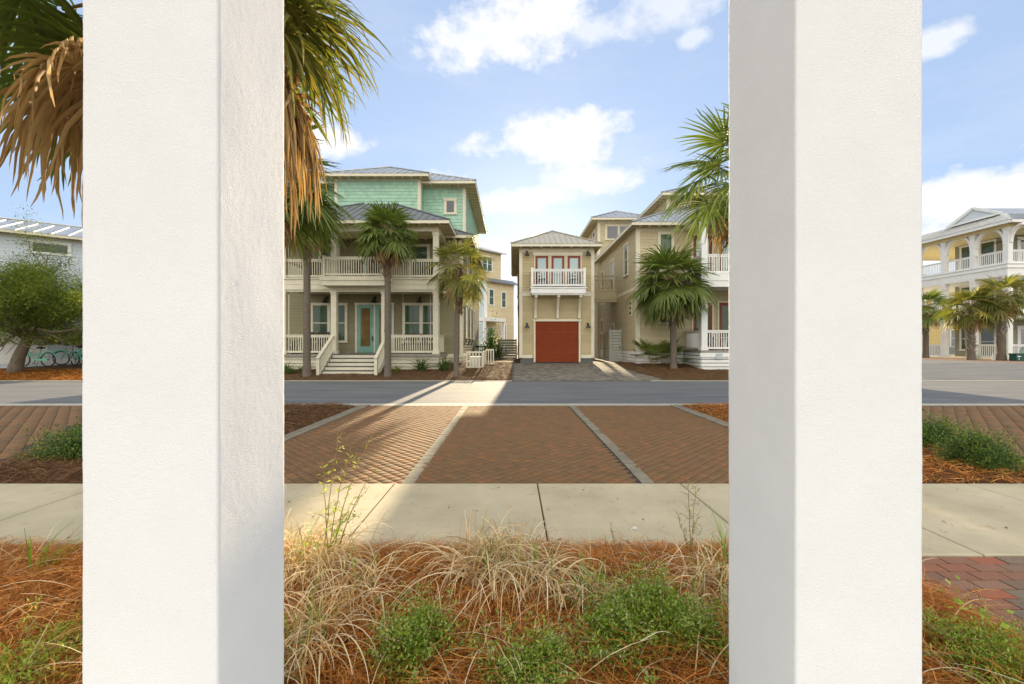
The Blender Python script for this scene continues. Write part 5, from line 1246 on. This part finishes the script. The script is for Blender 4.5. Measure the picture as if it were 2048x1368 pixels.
# plants at the olive house
GH = 'strap leaved plants at the olive house'
zt = lambda x, y: tz(x, y)
def strap(label, x, y, n, L, w=.035, mat='leaf_dark', bend=(30, 110), el=(45, 85), group=GH, rad=.15):
    return tuft('strap_leaf_plant', label, 'plant', x, y, zt, [('leaf_blade', mat, dict(n=n, rad=rad, L=L, el=el, bend=bend, w=w, m=7))], group)
strap('wide strap leaved plant below the right porch railing', -4.4, 20.75, 90, (.6, 1.05)); strap('dark strap leaved plant at the corner below the porch skirt', -3.3, 20.9, 80, (.6, .95))
strap('small brownish strap leaved plant right of the stairs', -5.5, 20.4, 36, (.35, .6), .03, 'leaf_oak'); strap('strap leaved plant left of the stairs, by the slim palm', -9.9, 20.3, 60, (.4, .75)); strap('strap leaved plant furthest left below the lower porch', -10.9, 20.4, 60, (.4, .8))
mound('dark low shrub between the stairs plants and the slim palm', 'low_shrub', 'shrub', -10.4, 20.1, .12, .35, .3, .45, 1500, .06, ['leaf_dark'], 20)
t = thing('potted_plant', 'leafy plant on the left end of the lower porch, above the railing', 'plant', (-11.25, 22.0, 1.1)); m = MB(); m.lathe([(.16, 0), (.2, .3), (.22, .42), (.18, .42)], (-11.25, 22.0, 1.1), 14); m.build('pot', M['chair_brown'], t)
V, F = blades(60, -11.25, 22.0, lambda x, y: 1.5, .08, (.4, .95), (30, 85), (40, 120), .06, m=7); np_obj('foliage', V, F, M['leaf'], t)
# palmettos at the right house
def palmetto(label, x, y, n, h):
    t = thing('palmetto', label, 'palmetto', (x, y, tz(x, y)), group='palmetto clumps at the right house'); a, p = Acc(), Acc()
    for i in range(n): az = i * 2.4; frond(a, p, (x + .12 * math.cos(az), y + .12 * math.sin(az), tz(x, y) + rng.uniform(0, .35)), az, R(rng.uniform(25, 85)), h * rng.uniform(.5, 1), .58, nseg=22, spread=1.7, droop=.15, pr=.014, sag=.1)
    a.build('frond', M['palm'], t); p.build('leaf_stalk', M['petiole'], t)
palmetto('largest palmetto clump left of the full palm at the right house', 7.35, 22.3, 22, 1.25); palmetto('smaller palmetto clump behind the trunk of the full palm', 8.35, 22.5, 15, 1.15)
# the shrub and greenery in the gap
mound('tall loose dark shrub before the far house in the gap', 'tall_shrub', 'shrub', -1.35, 29.5, .55, .85, .8, 2.5, 2600, .15, ['leaf_dark', 'leaf'], 30)
strap('spiky dark plant at the foot of the tall loose shrub', -2.0, 28.8, 90, (.7, 1.1), .04, group=None, rad=.3)
mound('leafless low hedge between the two shaggy palms', 'low_hedge', 'hedge', 30.5, 28.3, .5, .75, .4, .7, 900, .05, ['leaf_dark'], 120)

# the oak at the far left
t = thing('oak_tree', 'small leaning oak with sparse yellow green crown beside the bicycles', 'tree', (-23.9, 20.6, .2))
segs = []; tips = []; rng = np.random.default_rng(21)
def grow(p, d, L, r, lev):
    pts = [p.copy()]; rs = [r]; q = p.copy(); dd = d.copy(); n = 5
    for i in range(n):
        dd = unit(dd + rng.normal(0, .16, 3) + np.array([0, 0, .04])); q = q + dd * L / n; pts.append(q.copy()); rs.append(r * (1 - .5 * (i + 1) / n))
        if lev >= 2: tips.append((q.copy(), lev))
    segs.append((pts, rs))
    if lev < 4:
        for k in range(3 if lev < 3 else 2):
            i = rng.integers(2, n + 1); nd_ = unit(dd + rng.normal(0, .75, 3) * [1, 1, .55] + [0, 0, .08]); grow(pts[i], nd_, L * rng.uniform(.6, .85), rs[i] * .68, lev + 1)
m = MB(); tp = [(-24.0, 20.6, .1), (-23.95, 20.6, .5), (-23.8, 20.6, 1.0), (-23.55, 20.6, 1.5), (-23.35, 20.6, 1.9)]
m.tube(tp, [.34, .27, .23, .21, .19], 14); m.build('trunk', M['oak_bark'], t, smooth=True)
for a, e, L in ((0, 32, 2.2), (.6, 62, 2.3), (2.6, 45, 1.9), (3.6, 55, 2.0), (4.9, 30, 1.7), (1.5, 28, 1.6), (5.6, 18, 2.0), (3.1, 18, 1.7), (4.2, 78, 2.4), (.1, 75, 2.5)):
    a_, e_ = a, R(e); grow(np.array([-23.4, 20.6, 1.8]), np.array([math.cos(a_) * math.cos(e_), math.sin(a_) * math.cos(e_), math.sin(e_)]), L, .12, 1)
m = MB()
for pts, rs in segs: m.tube([tuple(p) for p in pts], rs, 5, caps=False)
m.build('branch', M['oak_bark'], t)
TP = np.array([p for p, l in tips]); idx = rng.integers(0, len(TP), 60000); C = TP[idx] + rng.normal(0, .24, (60000, 3)); cc = unit(rng.normal(0, 1, (170, 3))) * (rng.random(170) ** .4)[:, None] * [2.9, 1.7, 1.75] + [-23.2, 20.5, 3.75]; C = np.concatenate([C, cc[rng.integers(0, 170, 42000)] + rng.normal(0, 1, (42000, 3)) * [.3, .3, .17]]); C = C[C[:, 2] > 1.55]
V, F = leaves(C, .085, .5); np_obj('crown', V, F, M['leaf_oak'], t)
# trees filling the skyline far behind
for i, (x, y, h, w) in enumerate(((24, 75, 7, 6), (-60, 90, 9, 8))):
    mound(['distant evergreen beyond the side street', 'distant evergreen far behind the grey house'][i], 'background_tree', 'tree', x, y, .5, w, w, h, 3500, .8, ['leaf_dark', 'leaf_oak'], 25)
mound('unseen tree added behind the gap to block sun from the sidewalk', 'background_tree', 'tree', 6.3, 46, 8.2, 1.9, 2.6, 4.6, 11000, .5, ['leaf_dark', 'leaf_oak'], 0)  # added, mostly out of view, to keep sun off the right sidewalk
t = bpy.data.objects['background_tree.002']; m = MB(); m.tube([(6.3, 46, .4), (6.2, 46, 5), (6.3, 46, 10)], [.28, .2, .1], 8); m.build('trunk', M['oak_bark'], t)
# light balance
EXPO = 1.52
SUN_E = 4.
SKY_S = .055
HAZE_SKY = (3.9, 4.9, 6.8)
CLOUD_FRONT = (6.9, 6.9, 6.9)
CLOUD_FILL = (20., 18.9, 16.6)
# ---------------------------------------------------------------- sky, sun, camera
SUN_AZ, SUN_EL = 2.6, 16.0
w = bpy.data.worlds.new('World'); SC.world = w; w.use_nodes = True
nt = w.node_tree; L = nt.links; bg = nt.nodes['Background']; bg.inputs['Strength'].default_value = SKY_S
sky = nt.nodes.new('ShaderNodeTexSky'); sky.sky_type = 'NISHITA'; sky.sun_disc = False
sky.sun_elevation = R(SUN_EL); sky.sun_rotation = R(SUN_AZ); sky.air_density = 1.; sky.dust_density = .25; sky.ozone_density = 2.2; sky.altitude = 0
tc = nt.nodes.new('ShaderNodeTexCoord'); D = tc.outputs['Generated']
def mth(op, a, b=None, c=None, clamp=False):
    n = nt.nodes.new('ShaderNodeMath'); n.operation = op; n.use_clamp = clamp
    for i, v in enumerate((a, b, c)):
        if v is None: continue
        if isinstance(v, (int, float)): n.inputs[i].default_value = v
        else: L.new(v, n.inputs[i])
    return n.outputs[0]
def vdot(v):
    n = nt.nodes.new('ShaderNodeVectorMath'); n.operation = 'DOT_PRODUCT'; L.new(D, n.inputs[0]); n.inputs[1].default_value = v; return n.outputs['Value']
def noise(scale, detail=8, rough=.58, stretch=(1, 1, 1), off=(0, 0, 0)):
    mp = nt.nodes.new('ShaderNodeMapping'); mp.inputs['Scale'].default_value = stretch; mp.inputs['Location'].default_value = off; L.new(D, mp.inputs['Vector'])
    n = nt.nodes.new('ShaderNodeTexNoise'); n.inputs['Scale'].default_value = scale; n.inputs['Detail'].default_value = detail; n.inputs['Roughness'].default_value = rough
    L.new(mp.outputs[0], n.inputs['Vector']); return n.outputs['Fac']
def mixc(f, a, b):
    n = nt.nodes.new('ShaderNodeMix'); n.data_type = 'RGBA'; n.clamp_factor = True
    L.new(f, n.inputs['Factor'])
    for k, v in (('A', a), ('B', b)):
        if isinstance(v, tuple): n.inputs[k].default_value = (*v, 1)
        else: L.new(v, n.inputs[k])
    return n.outputs['Result']
def dirv(az, el): az, el = R(az), R(el); return Vector((math.sin(az) * math.cos(el), math.cos(az) * math.cos(el), math.sin(el)))
puff = noise(9, 9, .6, (1, 1, 1.5)); fine = noise(26, 6, .6, (1, 1, 1.3), (3, 1, 2))
edge = mth('ADD', mth('MULTIPLY', mth('SUBTRACT', puff, .5), 2.6), mth('MULTIPLY', mth('SUBTRACT', fine, .5), .9))
cloud = None
# azimuth, elevation, half width, half height (degrees), strength
CL = [(1.5, 37.6, 10.5, 4.6, 1.), (-4, 35.6, 5, 1.7, .8), (10, 36, 4, 2.2, .6), (6.5, 25.5, 10.5, 3.7, 1.), (9, 20.8, 7.5, 2.0, .85), (-1, 18.4, 5.5, 1.9, .8), (5, 19.6, 6, 1.5, .7),
      (20, 37, 6, 3, .6), (-3, 12.6, 3.6, 1.6, .8), (8, 12.5, 5, 1.6, .9), (-10, 20.5, 5, 1.5, .8), (45, 13.2, 11, 2.6, 1.), (45, 9, 14, 3.5, .8), (44.7, 27, 2.6, 1.6, .7), (-25, 24, 5.5, 3.2, 1.), (-45, 7, 12, 3, .6), (23, 33.5, 2.2, 1., .55)]
for az, el, hw, hh, st in CL:
    c = dirv(az, el); rt = Vector((math.cos(R(az)), -math.sin(R(az)), 0)); up = rt.cross(c)
    a = mth('DIVIDE', vdot(rt), math.sin(R(hw))); b = mth('DIVIDE', vdot(up), math.sin(R(hh)))
    d = mth('SQRT', mth('ADD', mth('MULTIPLY', a, a), mth('MULTIPLY', b, b)))
    d = mth('ADD', d, mth('MULTIPLY', mth('LESS_THAN', vdot(c), 0), 10.))
    v = mth('MULTIPLY', mth('MULTIPLY', mth('ADD', mth('SUBTRACT', 1.0, d), edge), 1.7, clamp=True), st, clamp=True)
    v = mth('SMOOTH_MIN', v, 1.0, .1)
    cloud = v if cloud is None else mth('MAXIMUM', cloud, v)
# bright clouds added behind the camera, out of view, to fill the shade
back = mth('MULTIPLY', mth('ADD', mth('MULTIPLY', vdot((0, -.86, .5)), 1.6), -.1, clamp=True), mth('ADD', mth('MULTIPLY', noise(2.2, 8, .6, (1, 1, 2)), 3.2), -1.0, clamp=True), clamp=True)
wisp = mth('MULTIPLY', mth('MULTIPLY', mth('SUBTRACT', noise(3.0, 7, .65, (1, 1, 3.5), (7, 2, 1)), .48), 2.2, clamp=True), .28)
veil = nt.nodes.new('ShaderNodeValue'); veil.outputs[0].default_value = .62
base = mixc(veil.outputs[0], sky.outputs[0], HAZE_SKY)
col = mixc(wisp, base, CLOUD_FRONT); col = mixc(cloud, col, CLOUD_FRONT); col = mixc(back, col, CLOUD_FILL)
L.new(col, bg.inputs['Color'])
sun = bpy.data.lights.new('Sun', 'SUN'); sun.energy = SUN_E; sun.angle = R(.6); sun.color = (1., .80, .52)
so = bpy.data.objects.new('Sun', sun); COL.objects.link(so)
so.rotation_euler = (-dirv(SUN_AZ, SUN_EL)).to_track_quat('-Z', 'Y').to_euler(); so.location = (3, 60, 20)
cam = bpy.data.cameras.new('Camera'); co = bpy.data.objects.new('Camera', cam); COL.objects.link(co)
co.location = (0, 0, 1.55); co.rotation_euler = (R(90), 0, 0); cam.lens = 15.; cam.sensor_width = 36.; cam.shift_y = 6 / 2048; cam.clip_start = .05; cam.clip_end = 3000
SC.camera = co
SC.view_settings.view_transform = 'Standard'; SC.view_settings.look = 'None'; SC.view_settings.gamma = 1.; SC.view_settings.exposure = EXPO
SC.cycles.max_bounces = 6; SC.cycles.diffuse_bounces = 4; SC.cycles.glossy_bounces = 3; SC.cycles.transmission_bounces = 4; SC.cycles.transparent_max_bounces = 4
SC.cycles.sample_clamp_indirect = 6.
try: SC.cycles.use_denoising = True
except Exception: pass
